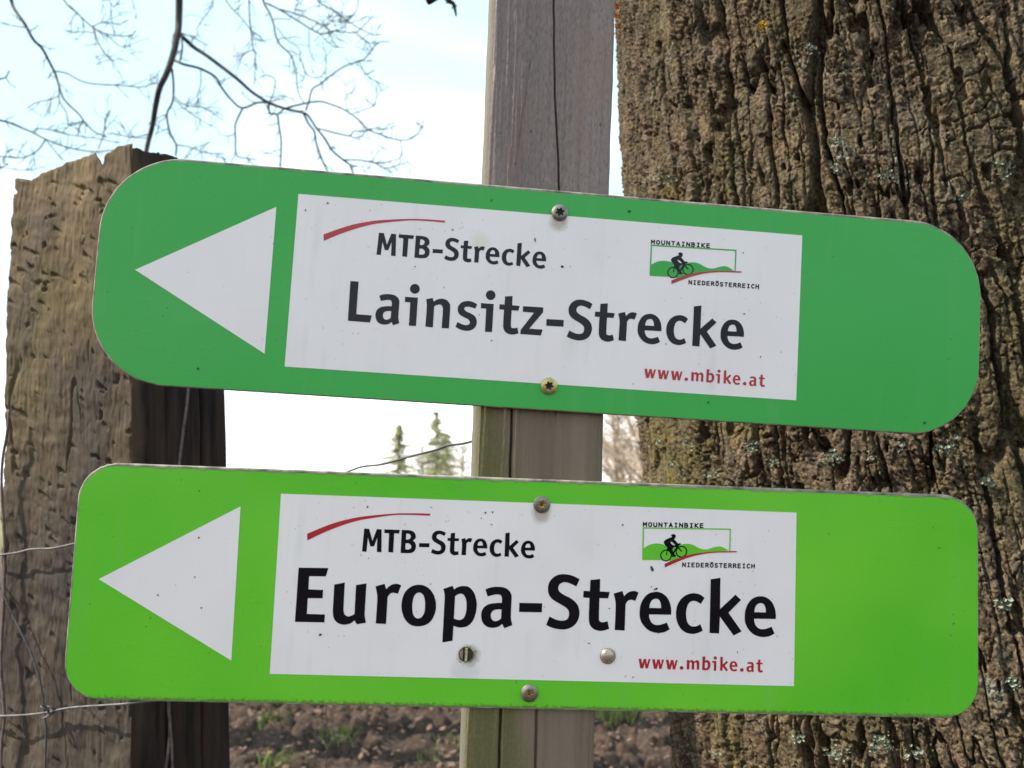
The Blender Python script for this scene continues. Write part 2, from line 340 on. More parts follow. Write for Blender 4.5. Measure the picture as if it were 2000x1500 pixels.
# ------------------------------------------------------------------ timber post that carries the signs
PN = Vector((-0.06896564, 0.99539376, 0.06659579)).normalized()      # into the wood
PU = Vector((0.0355, -0.0645, 0.9973)); PU = (PU - PN * PU.dot(PN)).normalized()
PX = PU.cross(PN); PX = -PX if PX.x < 0 else PX
def make_post():
    m = Mat('weathered_timber', 0.85, 0.25)
    g = m.noise(60, 6, (1, 1, 0.03)); g2 = m.noise(260, 5, (1, 1, 0.02)); st = m.noise(26, 4, (1, 1, 0.06)); al = m.noise(22, 5, (1, 1, 0.35)); sp = m.noise(420, 3)
    fine = m.noise(700, 4, (1, 1, 0.35)); blot = m.noise(30, 5, (1, 1, 0.3)); pin = m.vor(130, (1, 1, 0.6)); pinm = m.noise(60, 3)
    base = m.mix(m.ramp(g, [(0.3, 0.0), (0.7, 1.0)]), (0.20, 0.152, 0.140), (0.275, 0.212, 0.194))
    base = m.mix(m.ramp(g2, [(0.35, 0.35), (0.5, 0.0)]), base, (0.14, 0.108, 0.105))
    base = m.mix(m.ramp(fine, [(0.32, 0.55), (0.5, 0.0)]), base, (0.11, 0.088, 0.086))
    base = m.mix(m.ramp(fine, [(0.56, 0.0), (0.72, 0.4)]), base, (0.34, 0.29, 0.28))
    base = m.mix(m.ramp(blot, [(0.52, 0.0), (0.7, 0.5)]), base, (0.25, 0.165, 0.125))
    base = m.mix(m.ramp(st, [(0.58, 0.0), (0.7, 0.65)]), base, (0.27, 0.165, 0.11))
    base = m.mix(m.ramp(st, [(0.32, 0.65), (0.42, 0.0)]), base, (0.125, 0.088, 0.10))
    base = m.mix(m.math('MULTIPLY', m.ramp(pin, [(0.05, 0.9), (0.11, 0.0)]), m.ramp(pinm, [(0.55, 0.0), (0.6, 1.0)])), base, (0.03, 0.025, 0.025))
    # algae on the lower length and along the left arris
    low = m.ramp(m.axis(2), [(0.0, 0.0), (1.0, 0.0)])
    hgt = m.math('MULTIPLY', m.math('SUBTRACT', 0.09, m.axis(2)), 9.0)
    side = m.math('MULTIPLY', m.math('SUBTRACT', -0.006, m.axis(0)), 32.0)
    cov = m.math('ADD', m.math('MULTIPLY', hgt, 0.2), m.math('MULTIPLY', side, 0.9))
    cov = m.math('MINIMUM', cov, m.math('MULTIPLY', hgt, 2.5))
    cov = m.math('ADD', cov, m.math('MULTIPLY', m.math('SUBTRACT', al, 0.5), 2.2))
    cov = m.math('MULTIPLY', m.ramp(cov, [(0.15, 0.0), (0.75, 0.85)]), m.ramp(sp, [(0.3, 0.5), (0.6, 1.0)]))
    warm = m.ramp(hgt, [(0.0, 0.0), (0.4, 0.9)])
    base = m.mix(warm, base, m.mix(m.ramp(g, [(0.3, 0.0), (0.7, 1.0)]), (0.13, 0.096, 0.064), (0.215, 0.165, 0.115)))
    base = m.mix(cov, base, (0.105, 0.098, 0.026))
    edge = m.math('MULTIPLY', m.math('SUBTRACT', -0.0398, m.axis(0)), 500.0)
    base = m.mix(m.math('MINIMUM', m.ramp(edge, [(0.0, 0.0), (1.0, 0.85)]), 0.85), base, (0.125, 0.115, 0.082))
    m.color(base); m.bump(m.math('ADD', g2, fine), 0.0009, 0.7)
    hw, dep, ch = 0.0437, 0.085, 0.0038
    # profile round the section, finest along the front face (local x right, y into the wood)
    prof = [(-hw, dep), (-hw, dep * 0.5), (-hw, ch + 0.012), (-hw, ch)]
    prof += [(-hw + ch * t, ch * (1 - t) * (1 - 0.25 * math.sin(math.pi * t))) for t in (0.2, 0.4, 0.6, 0.8)]
    prof += [(x, 0.0) for x in np.linspace(-hw + ch, hw - ch * 0.6, 170)]
    prof += [(hw - ch * 0.3, ch * 0.2), (hw, ch * 0.6), (hw, ch + 0.012), (hw, dep * 0.5), (hw, dep)]
    prof = np.array(prof)
    zs = np.concatenate([np.linspace(-1.62, -0.25, 40), np.linspace(-0.24, 0.46, 360), np.linspace(0.5, 0.95, 12)])
    Z, I = np.meshgrid(zs, np.arange(len(prof)), indexing='ij')
    X = prof[I, 0]; Y = prof[I, 1].copy(); front = (np.abs(X) < hw - 0.004)
    rel = 0.0003 * fbm(X / 0.004, Z / 0.3, 3, 3) + 0.0007 * fbm(X / 0.016, Z / 0.5, 6, 2) + 0.0003 * fbm(X / 0.0012, Z / .05, 8, 2)
    c1 = np.interp(Z, [0.02, 0.12, 0.20, 0.27, 0.34, 0.5], [0.0115, 0.0095, 0.0085, 0.0035, 0.0, -0.001]) + 0.0005 * fbm(Z / 0.02, Z * 0, 9, 3)
    c2 = np.interp(Z, [-0.3, -0.02, 0.0, 0.05, 0.12], [-0.0195, -0.019, -0.0187, -0.0188, -0.018]) + 0.0004 * fbm(Z / 0.015, Z * 0, 19, 3)
    c3 = np.interp(Z, [0.20, 0.29, 0.33], [-0.0235, -0.0145, -0.0125])
    crack = 0.008 * np.exp(-((X - c1) / 0.00042) ** 2) * sstep(0.03, 0.09, Z) + 0.008 * np.exp(-((X - c2) / 0.0006) ** 2) * sstep(0.12, 0.08, Z)
    crack += 0.0009 * np.exp(-((X - c3) / 0.0006) ** 2) * sstep(0.21, 0.24, Z) * sstep(0.31, 0.28, Z)
    c4 = np.interp(Z, [-0.3, -0.1], [0.006, 0.004]); crack += 0.004 * np.exp(-((X - c4) / 0.0007) ** 2) * sstep(-0.13, -0.16, Z)
    Y = Y + np.where(front, crack - rel, 0)
    X = X + np.where(front, 0, 0.0008 * fbm(Z / 0.03, Y / 0.01, 23, 3))
    V = np.stack([X, Y, Z], -1)
    o = grid_obj('sign_post', V, m.m, wrap=True, extra=np.array([0, dep / 2, 0.96]), label='grey weathered squared timber post carrying the two green signs', category='post')
    M = Matrix.Identity(4)
    for i, v in enumerate((PX, PN, PU)):
        for k in range(3): M[k][i] = v[k]
    O = Vector((0.0172, 0.5217, 1.5536)); 
    O = O + PN * (0.6217 - O.dot(PN))
    M.translation = O
    o.matrix_world = M
make_post()

# ------------------------------------------------------------------ old gate post on the left
OC = np.array([-0.417, 0.85]); ODL = np.array([-0.94, 0.342]); ODR = np.array([0.342, 0.94]); OA, OB = 0.196, 0.153
OLEAN = -0.065
def make_old_post():
    m = Mat('old_oak_timber', 0.92, 0.2)
    g = m.noise(45, 6, (1, 1, 0.12)); n = m.noise(14, 5); f = m.noise(180, 5, (1, 1, 0.3)); al = m.noise(8, 5, (1, 1, 0.6)); dk = m.attr('darkface')
    base = m.mix(m.ramp(n, [(0.35, 0.0), (0.65, 1.0)]), (0.066, 0.044, 0.023), (0.14, 0.094, 0.050))
    base = m.mix(m.ramp(g, [(0.33, 0.35), (0.5, 0.0)]), base, (0.075, 0.06, 0.048))
    base = m.mix(m.ramp(m.noise(26, 5), [(0.53, 0.0), (0.66, 0.5)]), base, (0.085, 0.072, 0.030))
    base = m.mix(m.ramp(f, [(0.55, 0.0), (0.72, 0.4)]), base, (0.19, 0.135, 0.075))
    base = m.mix(m.ramp(al, [(0.56, 0.0), (0.72, 0.35)]), base, (0.115, 0.098, 0.034))
    base = m.mix(m.ramp(m.noise(11, 4, (1, 1, 0.5)), [(0.5, 0.0), (0.66, 0.75)]), base, (0.040, 0.030, 0.027))
    low = m.ramp(m.math('MULTIPLY', m.math('SUBTRACT', 1.75, m.axis(2)), 2.2), [(0.05, 0.0), (0.6, 0.85)])  # darker downwards: sunlit top against dim lower length, put into the colour
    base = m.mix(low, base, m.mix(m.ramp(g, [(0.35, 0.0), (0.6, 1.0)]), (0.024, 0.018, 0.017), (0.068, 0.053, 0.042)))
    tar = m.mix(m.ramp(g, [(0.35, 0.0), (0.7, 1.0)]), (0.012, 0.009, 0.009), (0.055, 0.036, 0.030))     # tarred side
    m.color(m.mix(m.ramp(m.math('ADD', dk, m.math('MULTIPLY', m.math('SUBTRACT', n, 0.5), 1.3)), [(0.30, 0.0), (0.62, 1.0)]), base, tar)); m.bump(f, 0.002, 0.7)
    nl, nr = np.array([-0.342, -0.94]), np.array([0.94, -0.342])
    L, Rr = OC + ODL * OA, OC + ODR * OB; Bk = L + ODR * OB
    P, N, dark, U = [], [], [], []
    def side(a, b, n, cnt, d, u0):
        for t in np.linspace(0, 1, cnt, endpoint=False):
            P.append(a + (b - a) * t); N.append(n); dark.append(d); U.append(u0 + t * np.linalg.norm(b - a))
    side(Rr, OC, nr, 120, 1.0, 0.0); side(OC, L, nl, 210, 0.0, OB); side(L, Bk, -nr, 30, 0.0, OB + OA); side(Bk, Rr, -nl, 20, 0.6, 2 * OB + OA)
    P, N, dark, U = map(np.array, (P, N, dark, U)); n = len(P)
    # rounded arrises
    k = np.array([0.25, 0.5, 0.25]); 
    for _ in range(6):
        P = sum(w * np.roll(P, s, 0) for w, s in zip(k, (-1, 0, 1))); N = sum(w * np.roll(N, s, 0) for w, s in zip(k, (-1, 0, 1)))
        dark = sum(w * np.roll(dark, s) for w, s in zip(k, (-1, 0, 1)))
    N /= np.linalg.norm(N, axis=1)[:, None]
    ztop_u = [0, OB * 0.5, OB - 0.004, OB + 0.0, OB + 0.028, OB + 0.045, OB + 0.05, OB + 0.055, OB + 0.062, OB + 0.10, OB + OA - 0.03, OB + OA - 0.028, OB + OA, 2 * OB + OA, 2 * OB + 2 * OA]
    zt = lambda px, py, F: at(px, py, F)[2]
    zc = zt(292, 276, 0.85)
    zv = [zt(450, 390, 0.99), zt(350, 304, 0.92), zc - 0.004, zc, zt(250, 281, 0.86), zt(232, 296, 0.865), zt(228, 300, 0.865) - 0.010, zt(220, 300, 0.868) - 0.004, zt(212, 293, 0.868), zt(170, 303, 0.88), zt(44, 345, 0.91), zt(42, 349, 0.91) - 0.003, zt(15, 347, 0.918), zc - 0.02, zc - 0.01]
    top = np.interp(U, ztop_u, zv) + 0.0012 * vnoise(U / 0.008, U * 0, 5) + 0.0007 * vnoise(U / 0.003, U * 0, 6)
    ts = np.concatenate([np.linspace(0, 0.55, 20), np.linspace(0.56, 1, 430)])
    T, I = np.meshgrid(ts, np.arange(n), indexing='ij')
    Z = -0.1 + T * (top[I] + 0.1); u = U[I]
    w = 0.006 * fbm(u / 0.03, Z / 0.05, 3, 3)
    pit = 0.8 * sstep(0.49, 0.66, fbm((u + w) / 0.022, (Z - 0.25 * u + w) / 0.009, 7, 3)) * sstep(-.25, .2, fbm(u / .06, Z / .1, 91, 2))
    q1, q2, qid, _, _ = worley((u + w) / 0.05 + 4, (Z + w) / 0.09, 17)
    left = 1 - sstep(0.3, 0.7, dark)[I]
    h = left * (-0.0050 * pit - 0.0030 * sstep(0.54, 0.70, fbm((u + w) / 0.020, (Z - 0.6 * u) / 0.009, 111, 2)) + 0.0024 * fbm(u / 0.05, Z / 0.08, 13, 2) + 0.0019 * fbm((u + w) / 0.020, (Z - 0.4 * u) / 0.014, 97, 3) - 0.0028 * (1 - sstep(0, .05, np.abs(fbm((u + w) / 0.03 + 2, Z / 0.22, 103, 2)))) * sstep(0, .3, fbm(u / .05, Z / .08, 105, 2)) + 0.0007 * fbm(u / 0.004, Z / 0.022, 15, 3))
    h += (1 - left) * (0.002 * fbm(u / 0.007, Z / 0.3, 19, 3) - 0.012 * np.exp(-((u - 0.042 - 0.004 * fbm(Z / .1, Z * 0, 3, 2)) / 0.0025) ** 2) - 0.005 * np.exp(-((u - 0.1) / 0.0018) ** 2))
    h += 0.003 * fbm(u / 0.12, Z / 0.18, 23, 2)
    h -= 0.012 * sstep(0.93, 1.0, T) ** 2 * 0.5
    sh = OLEAN * (Z - 1.55)
    V = np.stack([P[I, 0] + N[I, 0] * h + sh, P[I, 1] + N[I, 1] * h, Z], -1)
    ctr = V[-1].mean(0); 
    # top surface: rings closing inwards, ragged end grain
    rings = [V]
    for q in (0.08, 0.2, 0.4, 0.6, 0.8):
        rr = V[-1] * (1 - q) + ctr * q; rr = rr.copy(); rr[:, 2] += 0.006 * vnoise(rr[:, 0] / 0.012, rr[:, 1] / 0.012, 3) - 0.01 * min(q * 3, 1); rings.append(rr[None])
    V = np.concatenate(rings, 0)
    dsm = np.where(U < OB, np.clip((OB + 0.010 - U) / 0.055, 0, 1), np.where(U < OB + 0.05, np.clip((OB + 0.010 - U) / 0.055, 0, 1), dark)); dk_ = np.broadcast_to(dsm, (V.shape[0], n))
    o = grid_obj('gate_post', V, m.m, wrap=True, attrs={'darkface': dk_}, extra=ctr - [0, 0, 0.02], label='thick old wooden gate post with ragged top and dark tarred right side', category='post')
make_old_post()

# ------------------------------------------------------------------ fence wires
wire_grey = mat_simple('galvanised_wire', (0.13, 0.125, 0.12), 0.6, 0.4, 0.3, 0.3, 90)
wire_rust = mat_simple('rusty_wire', (0.15, 0.105, 0.095), 0.7, 0.4, 0.3, 0.4, 120)
wire_dark = mat_simple('dark_wire', (0.07, 0.065, 0.065), 0.6, 0.4, 0.3, 0.3, 120)
def face_F(px):      # forward distance of the old post's visible surface
    return np.interp(px, [-20, 20, 262, 450, 480], [0.915, 0.905, 0.838, 0.978, 0.985])
def wire(name, pts, r, material, label, on_face=True, lift=0.006):
    mb = MB(); w = spline([at(p[0], p[1], (face_F(p[0]) - lift) if len(p) < 3 else p[2]) for p in pts], 8)
    mb.tube(w, r, 6)
    return mb.build(name, material, label=label, category='wire', group='wires of the old fence')
wire('fence_wire', [(-60, 1095, 0.96), (-15, 1086), (30, 1080), (60, 1073), (100, 1071), (140, 1063), (200, 1048), (262, 1030)], 0.0011, wire_grey, 'upper horizontal grey wire crossing the old gate post beside the lower sign')
w2 = wire('fence_wire', [(-60, 1402, 0.96), (-15, 1399), (40, 1397), (88, 1392), (140, 1382), (240, 1375), (300, 1369), (380, 1360), (470, 1352)], 0.0011, wire_grey, 'lower horizontal grey wire crossing the old gate post under the sign corner')
wire('fence_wire', [(-40, 1085, 0.93), (-2, 1145), (30, 1212), (60, 1275), (78, 1330), (86, 1385), (90, 1430), (88, 1500), (86, 1600)], 0.0009, wire_dark, 'thin dark wire running diagonally down the old gate post')
wire('fence_wire', [(18, 800), (14, 845), (6, 890), (3, 930), (4, 980), (8, 1040), (9, 1100), (7, 1180), (3, 1250), (2, 1310), (7, 1370), (8, 1410), (3, 1450), (2, 1520), (6, 1600)], 0.0016, wire_rust, 'rusty vertical wire along the left edge of the old gate post')
wire('fence_wire', [(376, 640), (370, 720), (366, 780), (358, 840), (350, 905), (340, 1000), (331, 1150), (328, 1300), (329, 1380), (332, 1420), (328, 1470), (322, 1520), (318, 1600)], 0.0017, wire_rust, 'pale wire hanging down the dark side of the old gate post')
wire('fence_wire', [(334, 1250), (331, 1360), (331, 1405), (335, 1450), (337, 1510), (340, 1600)], 0.0014, wire_rust, 'second shorter wire strand beside the hanging wire under the lower sign', lift=0.010)
wire('fence_wire', [(440, 1010, 0.97), (520, 985, 0.92), (600, 950, 0.88), (640, 936, 0.84), (685, 919, 0.82), (710, 911, 0.80), (745, 907, 0.78), (800, 892, 0.75), (850, 879, 0.72), (875, 870, 0.71), (900, 867, 0.69), (925, 861, 0.67), (960, 848, 0.62)], 0.0011, wire_dark, 'dark kinked wire slanting through the gap between the signs')
wire('fence_wire', [(634, 1250, 1.6), (637, 1390, 1.6), (638, 1450, 1.6), (636, 1560, 1.6), (637, 2200, 1.6)], 0.0011, wire_dark, 'thin vertical wire under the lower sign in front of bare soil')
# knot where the lower wire is tied
mb = MB(); c0 = at(88, 1389, face_F(88) - 0.008)
mb.tube([c0 + np.array([0.005 * math.cos(t * 1.7) + 0.001 * t, -0.002 - 0.003 * math.sin(t * 1.7), 0.006 * math.sin(t * 0.9)]) for t in np.linspace(0, 9, 40)], 0.0011, 5)
mb.build('wire_knot', wire_dark, w2)

# ------------------------------------------------------------------ the two trail signs
W = 0.345
POSE = {'up': ((-0.1415, 0.4898, 1.7415), (0.9952, 0.0812, -0.0554), (-0.0609, 0.0670, -0.9959)),
        'lo': ((-0.1509, 0.5085, 1.5447), (0.9973, 0.0631, -0.0376), (-0.0413, 0.0592, -0.9974))}
class Plane:
    def __init__(self, key):
        O, X, Y = (np.array(v) for v in POSE[key]); X = X / np.linalg.norm(X); Y = Y - X * (X @ Y); Y /= np.linalg.norm(Y)
        self.O, self.X, self.Y = O, X, Y; self.N = np.cross(X, Y)            # N points away from the viewer
    def uv(self, px, py):                                                    # photo pixel -> sign plane, metres, v downwards
        d = ray(px, py); t = ((self.O - CAM) @ self.N) / (d @ self.N); p = CAM + t * d - self.O
        return np.array([p @ self.X, p @ self.Y])
    def matrix(self):                                                        # local x right, y up, z towards the viewer
        M = Matrix.Identity(4)
        for i, v in enumerate((self.X, -self.Y, -self.N)):
            for k in range(3): M[k][i] = v[k]
        M.translation = Vector(self.O); return M
PL = {k: Plane(k) for k in POSE}

def contour(pts):
    """points (x, y) smooth or (x, y, 1) corner -> dense closed polygon"""
    P = [(np.array(p[:2], float), len(p) > 2) for p in pts]; n = len(P)
    out = []
    for i in range(n):
        a, ca = P[i]; b, cb = P[(i + 1) % n]; out.append(a)
        if ca and cb: continue
        p0 = P[i - 1][0] if not ca else a - (b - a) * 0.5; p3 = P[(i + 2) % n][0] if not cb else b + (b - a) * 0.5
        for k in range(1, 6):
            t = k / 6
            out.append(0.5 * (2 * a + (b - p0) * t + (2 * p0 - 5 * a + 4 * b - p3) * t * t + (3 * a - p0 - 3 * b + p3) * t ** 3))
    return out
G = {}
def glyph(name, key, org, sc, ref, *contours):
    """trace in crop pixels -> sign-plane coordinates relative to the reference point"""
    f = lambda p: PL[key].uv(org[0] + p[0] / sc, org[1] + p[1] / sc)
    r = f(ref); G[name] = [[q - r for q in (f(p) for p in contour(c))] for c in contours]
K = 1
c1, c2, c3, c4, c5, c6 = (560, 1090), (720, 1110), (880, 1110), (1050, 1110), (1180, 1110), (1340, 1120)
glyph('E', 'lo', c1, 10, (235, 185), [(235, 185, K), (815, 192, K), (765, 355, K), (440, 352, K), (425, 608, K), (712, 620, K), (703, 782, K), (412, 782, K), (395, 1088, K), (748, 1098, K), (738, 1255, K), (162, 1243, K)])
glyph('u', 'lo', c1, 10, (930, 515), [(930, 515, K), (1135, 475, K), (1115, 900), (1112, 1020), (1135, 1100), (1200, 1138), (1270, 1120), (1325, 1090, K), (1355, 525, K), (1560, 490, K), (1528, 1000), (1525, 1120), (1548, 1260, K), (1370, 1292, K), (1325, 1215, K), (1240, 1275), (1120, 1298), (1000, 1265), (925, 1180), (903, 1050), (910, 880)])
glyph('r', 'lo', c2, 10, (135, 350), [(135, 350, K), (312, 300, K), (345, 405, K), (400, 350), (470, 310), (560, 300), (638, 330, K), (572, 495, K), (480, 475), (415, 500), (372, 560, K), (340, 1085, K), (140, 1075, K), (168, 640), (165, 500)])
glyph('o', 'lo', c2, 10, (642, 740), [(985, 318), (1120, 350), (1230, 445), (1295, 580), (1318, 720), (1300, 860), (1230, 1010), (1120, 1100), (970, 1132), (830, 1105), (730, 1020), (665, 890), (642, 740), (660, 590), (720, 450), (840, 350)],
      [(990, 470), (1060, 510), (1095, 600), (1103, 720), (1090, 850), (1040, 945), (970, 978), (905, 950), (865, 880), (852, 760), (865, 620), (910, 510)])
glyph('p', 'lo', c2, 10, (1458, 400), [(1458, 400, K), (1640, 338, K), (1668, 412, K), (1740, 365), (1850, 342), (1960, 365), (2050, 460), (2100, 600), (2112, 720), (2090, 880), (2030, 1030), (1940, 1120), (1830, 1152), (1740, 1148), (1658, 1118, K), (1640, 1412, K), (1440, 1445, K), (1480, 680), (1485, 540), (1475, 460)],
      [(1688, 545, K), (1740, 508), (1800, 492), (1860, 520), (1900, 600), (1913, 690), (1903, 850), (1860, 960), (1790, 1005), (1720, 998), (1665, 980, K)])
glyph('a', 'lo', c3, 10, (680, 410), [(680, 410, K), (780, 372), (920, 358), (1060, 378), (1150, 440), (1190, 530), (1190, 640), (1178, 900), (1182, 1000), (1205, 1108, K), (1050, 1168, K), (1010, 1085, K), (930, 1140), (810, 1160), (700, 1130), (625, 1050), (598, 930), (615, 820), (680, 735), (780, 690), (900, 675), (1000, 672, K), (1003, 590), (985, 530), (940, 510), (860, 512), (725, 548, K)],
      [(995, 800, K), (985, 980, K), (930, 1015), (870, 1030), (810, 1000), (785, 925), (800, 860), (850, 815), (920, 800)])
glyph('-', 'lo', c3, 10, (1342, 672), [(1342, 672, K), (1790, 680, K), (1782, 858, K), (1338, 850, K)])
glyph('S', 'lo', c4, 10, (820, 210), [(820, 210, K), (690, 145), (540, 112), (400, 125), (290, 190), (220, 290), (200, 410), (225, 520), (300, 610), (430, 690), (540, 755), (600, 820), (612, 900), (590, 975), (540, 1010), (460, 1020), (360, 1000), (230, 938, K), (165, 1105, K), (290, 1160), (450, 1192), (600, 1175), (720, 1105), (790, 1000), (817, 870), (795, 750), (740, 660), (640, 580), (520, 520), (430, 455), (403, 385), (430, 310), (500, 272), (580, 275), (660, 305), (755, 352, K)])
glyph('t', 'lo', c4, 10, (1030, 225), [(1030, 225, K), (1220, 205, K), (1215, 448, K), (1408, 460, K), (1375, 585, K), (1207, 580, K), (1197, 940), (1205, 1025), (1250, 1048), (1310, 1045), (1365, 1028, K), (1395, 1178, K), (1300, 1210), (1200, 1218), (1090, 1180), (1020, 1095), (1000, 960), (1012, 575, K), (890, 568, K), (895, 437, K), (1020, 442, K)])
glyph('e', 'lo', c5, 10, (1305, 905), [(1305, 905, K), (875, 898, K), (882, 970), (920, 1050), (980, 1095), (1050, 1105), (1130, 1090), (1220, 1055, K), (1278, 1190, K), (1170, 1245), (1030, 1258), (890, 1220), (780, 1130), (705, 1000), (690, 860), (710, 710), (780, 570), (880, 485), (1010, 457), (1130, 485), (1230, 570), (1290, 700), (1308, 820)],
      [(880, 770, K), (1112, 775, K), (1100, 670), (1060, 605), (1000, 592), (935, 620), (895, 690)])
glyph('c', 'lo', c5, 10, (1958, 575), [(1958, 575, K), (1870, 510), (1740, 483), (1600, 520), (1490, 610), (1420, 740), (1400, 900), (1425, 1050), (1490, 1170), (1590, 1250), (1710, 1278), (1820, 1262), (1925, 1215, K), (1875, 1088, K), (1810, 1125), (1740, 1135), (1670, 1110), (1620, 1040), (1597, 900), (1615, 760), (1660, 670), (1730, 635), (1800, 645), (1885, 695, K)])
glyph('k', 'lo', c6, 10, (478, 112), [(478, 112, K), (668, 82, K), (660, 695, K), (960, 412, K), (1072, 515, K), (825, 765, K), (1082, 1130, K), (925, 1210, K), (658, 840, K), (642, 1170, K), (455, 1160, K)])
c7, c8 = (660, 530), (850, 540)
circ = lambda x, y, r, n=16: [(x + r * math.cos(2 * math.pi * k / n), y + r * math.sin(2 * math.pi * k / n)) for k in range(n)]
glyph('L', 'up', c7, 10, (245, 190), [(245, 190, K), (405, 200, K), (360, 838, K), (665, 862, K), (625, 1000, K), (195, 965, K)])
glyph('i', 'up', c7, 10, (1503, 342), circ(1503, 342, 95), [(1312, 498, K), (1562, 515, K), (1525, 1068, K), (1385, 1060, K), (1415, 605, K), (1308, 598, K)])
glyph('n', 'up', c8, 10, (-178, 445), [(-178, 445, K), (-50, 420, K), (-28, 492, K), (50, 448), (140, 435), (220, 460), (275, 520), (293, 610), (268, 1015, K), (125, 1008, K), (150, 670), (145, 600), (115, 555), (60, 550), (0, 570), (-20, 590, K), (-45, 995, K), (-192, 980, K), (-165, 620), (-166, 520)])
glyph('s', 'up', c8, 10, (820, 545), [(820, 545, K), (730, 495), (620, 480), (520, 505), (455, 575), (440, 660), (475, 740), (560, 795), (640, 835), (675, 885), (665, 930), (610, 950), (530, 935), (435, 890, K), (395, 985, K), (500, 1040), (620, 1062), (720, 1040), (790, 975), (812, 880), (785, 790), (710, 730), (620, 690), (570, 645), (575, 605), (630, 590), (700, 600), (782, 628, K)])
glyph('z', 'up', c8, 10, (1715, 580), [(1715, 580, K), (2110, 605, K), (2105, 700, K), (1835, 1020, K), (2098, 1037, K), (2062, 1152, K), (1660, 1125, K), (1668, 1045, K), (1930, 708, K), (1710, 690, K)])
cm, cw = (690, 1020), (1230, 1270)
glyph('M', 'lo', cm, 10, (215, 125), [(215, 125, K), (312, 128, K), (375, 360, K), (462, 132, K), (555, 138, K), (552, 582, K), (462, 580, K), (470, 300, K), (405, 470, K), (335, 470, K), (287, 300, K), (258, 575, K), (172, 570, K)])
glyph('T', 'lo', cm, 10, (610, 138), [(610, 138, K), (912, 148, K), (893, 220, K), (800, 216, K), (780, 590, K), (685, 583, K), (700, 215, K), (607, 208, K)])
glyph('B', 'lo', cm, 10, (948, 148), [(948, 148, K), (1100, 155), (1180, 185), (1220, 255), (1212, 315), (1165, 358, K), (1205, 395), (1226, 460), (1210, 535), (1160, 588), (1080, 602), (925, 598, K)],
      [(1035, 222, K), (1090, 225), (1125, 265), (1110, 315), (1070, 335), (1030, 335, K)], [(1022, 410, K), (1085, 412), (1128, 450), (1130, 495), (1100, 525), (1060, 532), (1018, 530, K)])
glyph('w', 'lo', cw, 12.5, (213, 205), [(213, 205, K), (280, 203, K), (302, 340, K), (338, 208, K), (398, 208, K), (420, 345, K), (455, 212, K), (502, 212, K), (440, 440, K), (380, 440, K), (366, 300, K), (325, 438, K), (255, 438, K)])
glyph('.', 'lo', cw, 12.5, (1265, 427), circ(1265, 427, 45))
glyph('m', 'lo', cw, 12.5, (1390, 235), [(1390, 235, K), (1450, 238, K), (1453, 265, K), (1500, 235), (1545, 250), (1570, 275, K), (1620, 240), (1670, 250), (1695, 300), (1690, 472, K), (1632, 470, K), (1634, 330), (1615, 295), (1590, 300), (1572, 320, K), (1568, 468, K), (1508, 465, K), (1512, 330), (1495, 292), (1470, 292), (1455, 310, K), (1450, 465, K), (1388, 462, K)])
glyph('b', 'lo', cw, 12.5, (1775, 150), [(1775, 150, K), (1842, 148, K), (1835, 255, K), (1880, 238), (1940, 265), (1968, 340), (1955, 420), (1910, 475), (1850, 485), (1765, 478, K)],
      [(1830, 305, K), (1865, 290), (1895, 310), (1905, 360), (1895, 410), (1865, 432), (1825, 430, K)])

class Print:
    """flat print: filled polygons in sign-plane metres, at a given film height"""
    def __init__(self): self.v = []; self.f = []
    def fill(self, conts, z):
        polys = [[Vector((p[0], -p[1], z)) for p in c] for c in conts]; k = len(self.v)
        for c in polys: self.v += [tuple(p) for p in c]
        flat = [p for c in polys for p in c]
        for t in tessellate_polygon(polys):
            a, b, c = (flat[i] for i in t)
            if (b - a).cross(c - a).z < 0: t = t[::-1]
            self.f.append(tuple(k + i for i in t))
    def put(self, g, pos, scale, z):
        cs = [[q * scale + pos for q in c] for c in G[g]]
        for grp in ([[c] for c in cs] if g == 'i' else [cs]): self.fill(grp, z)
    def build(self, name, material, parent, label=None): return mesh_obj(name, self.v, self.f, material, parent, label=label)

def word_from(pr, items, z):
    for g, pos, sc in items: pr.put(g, pos, sc, z)

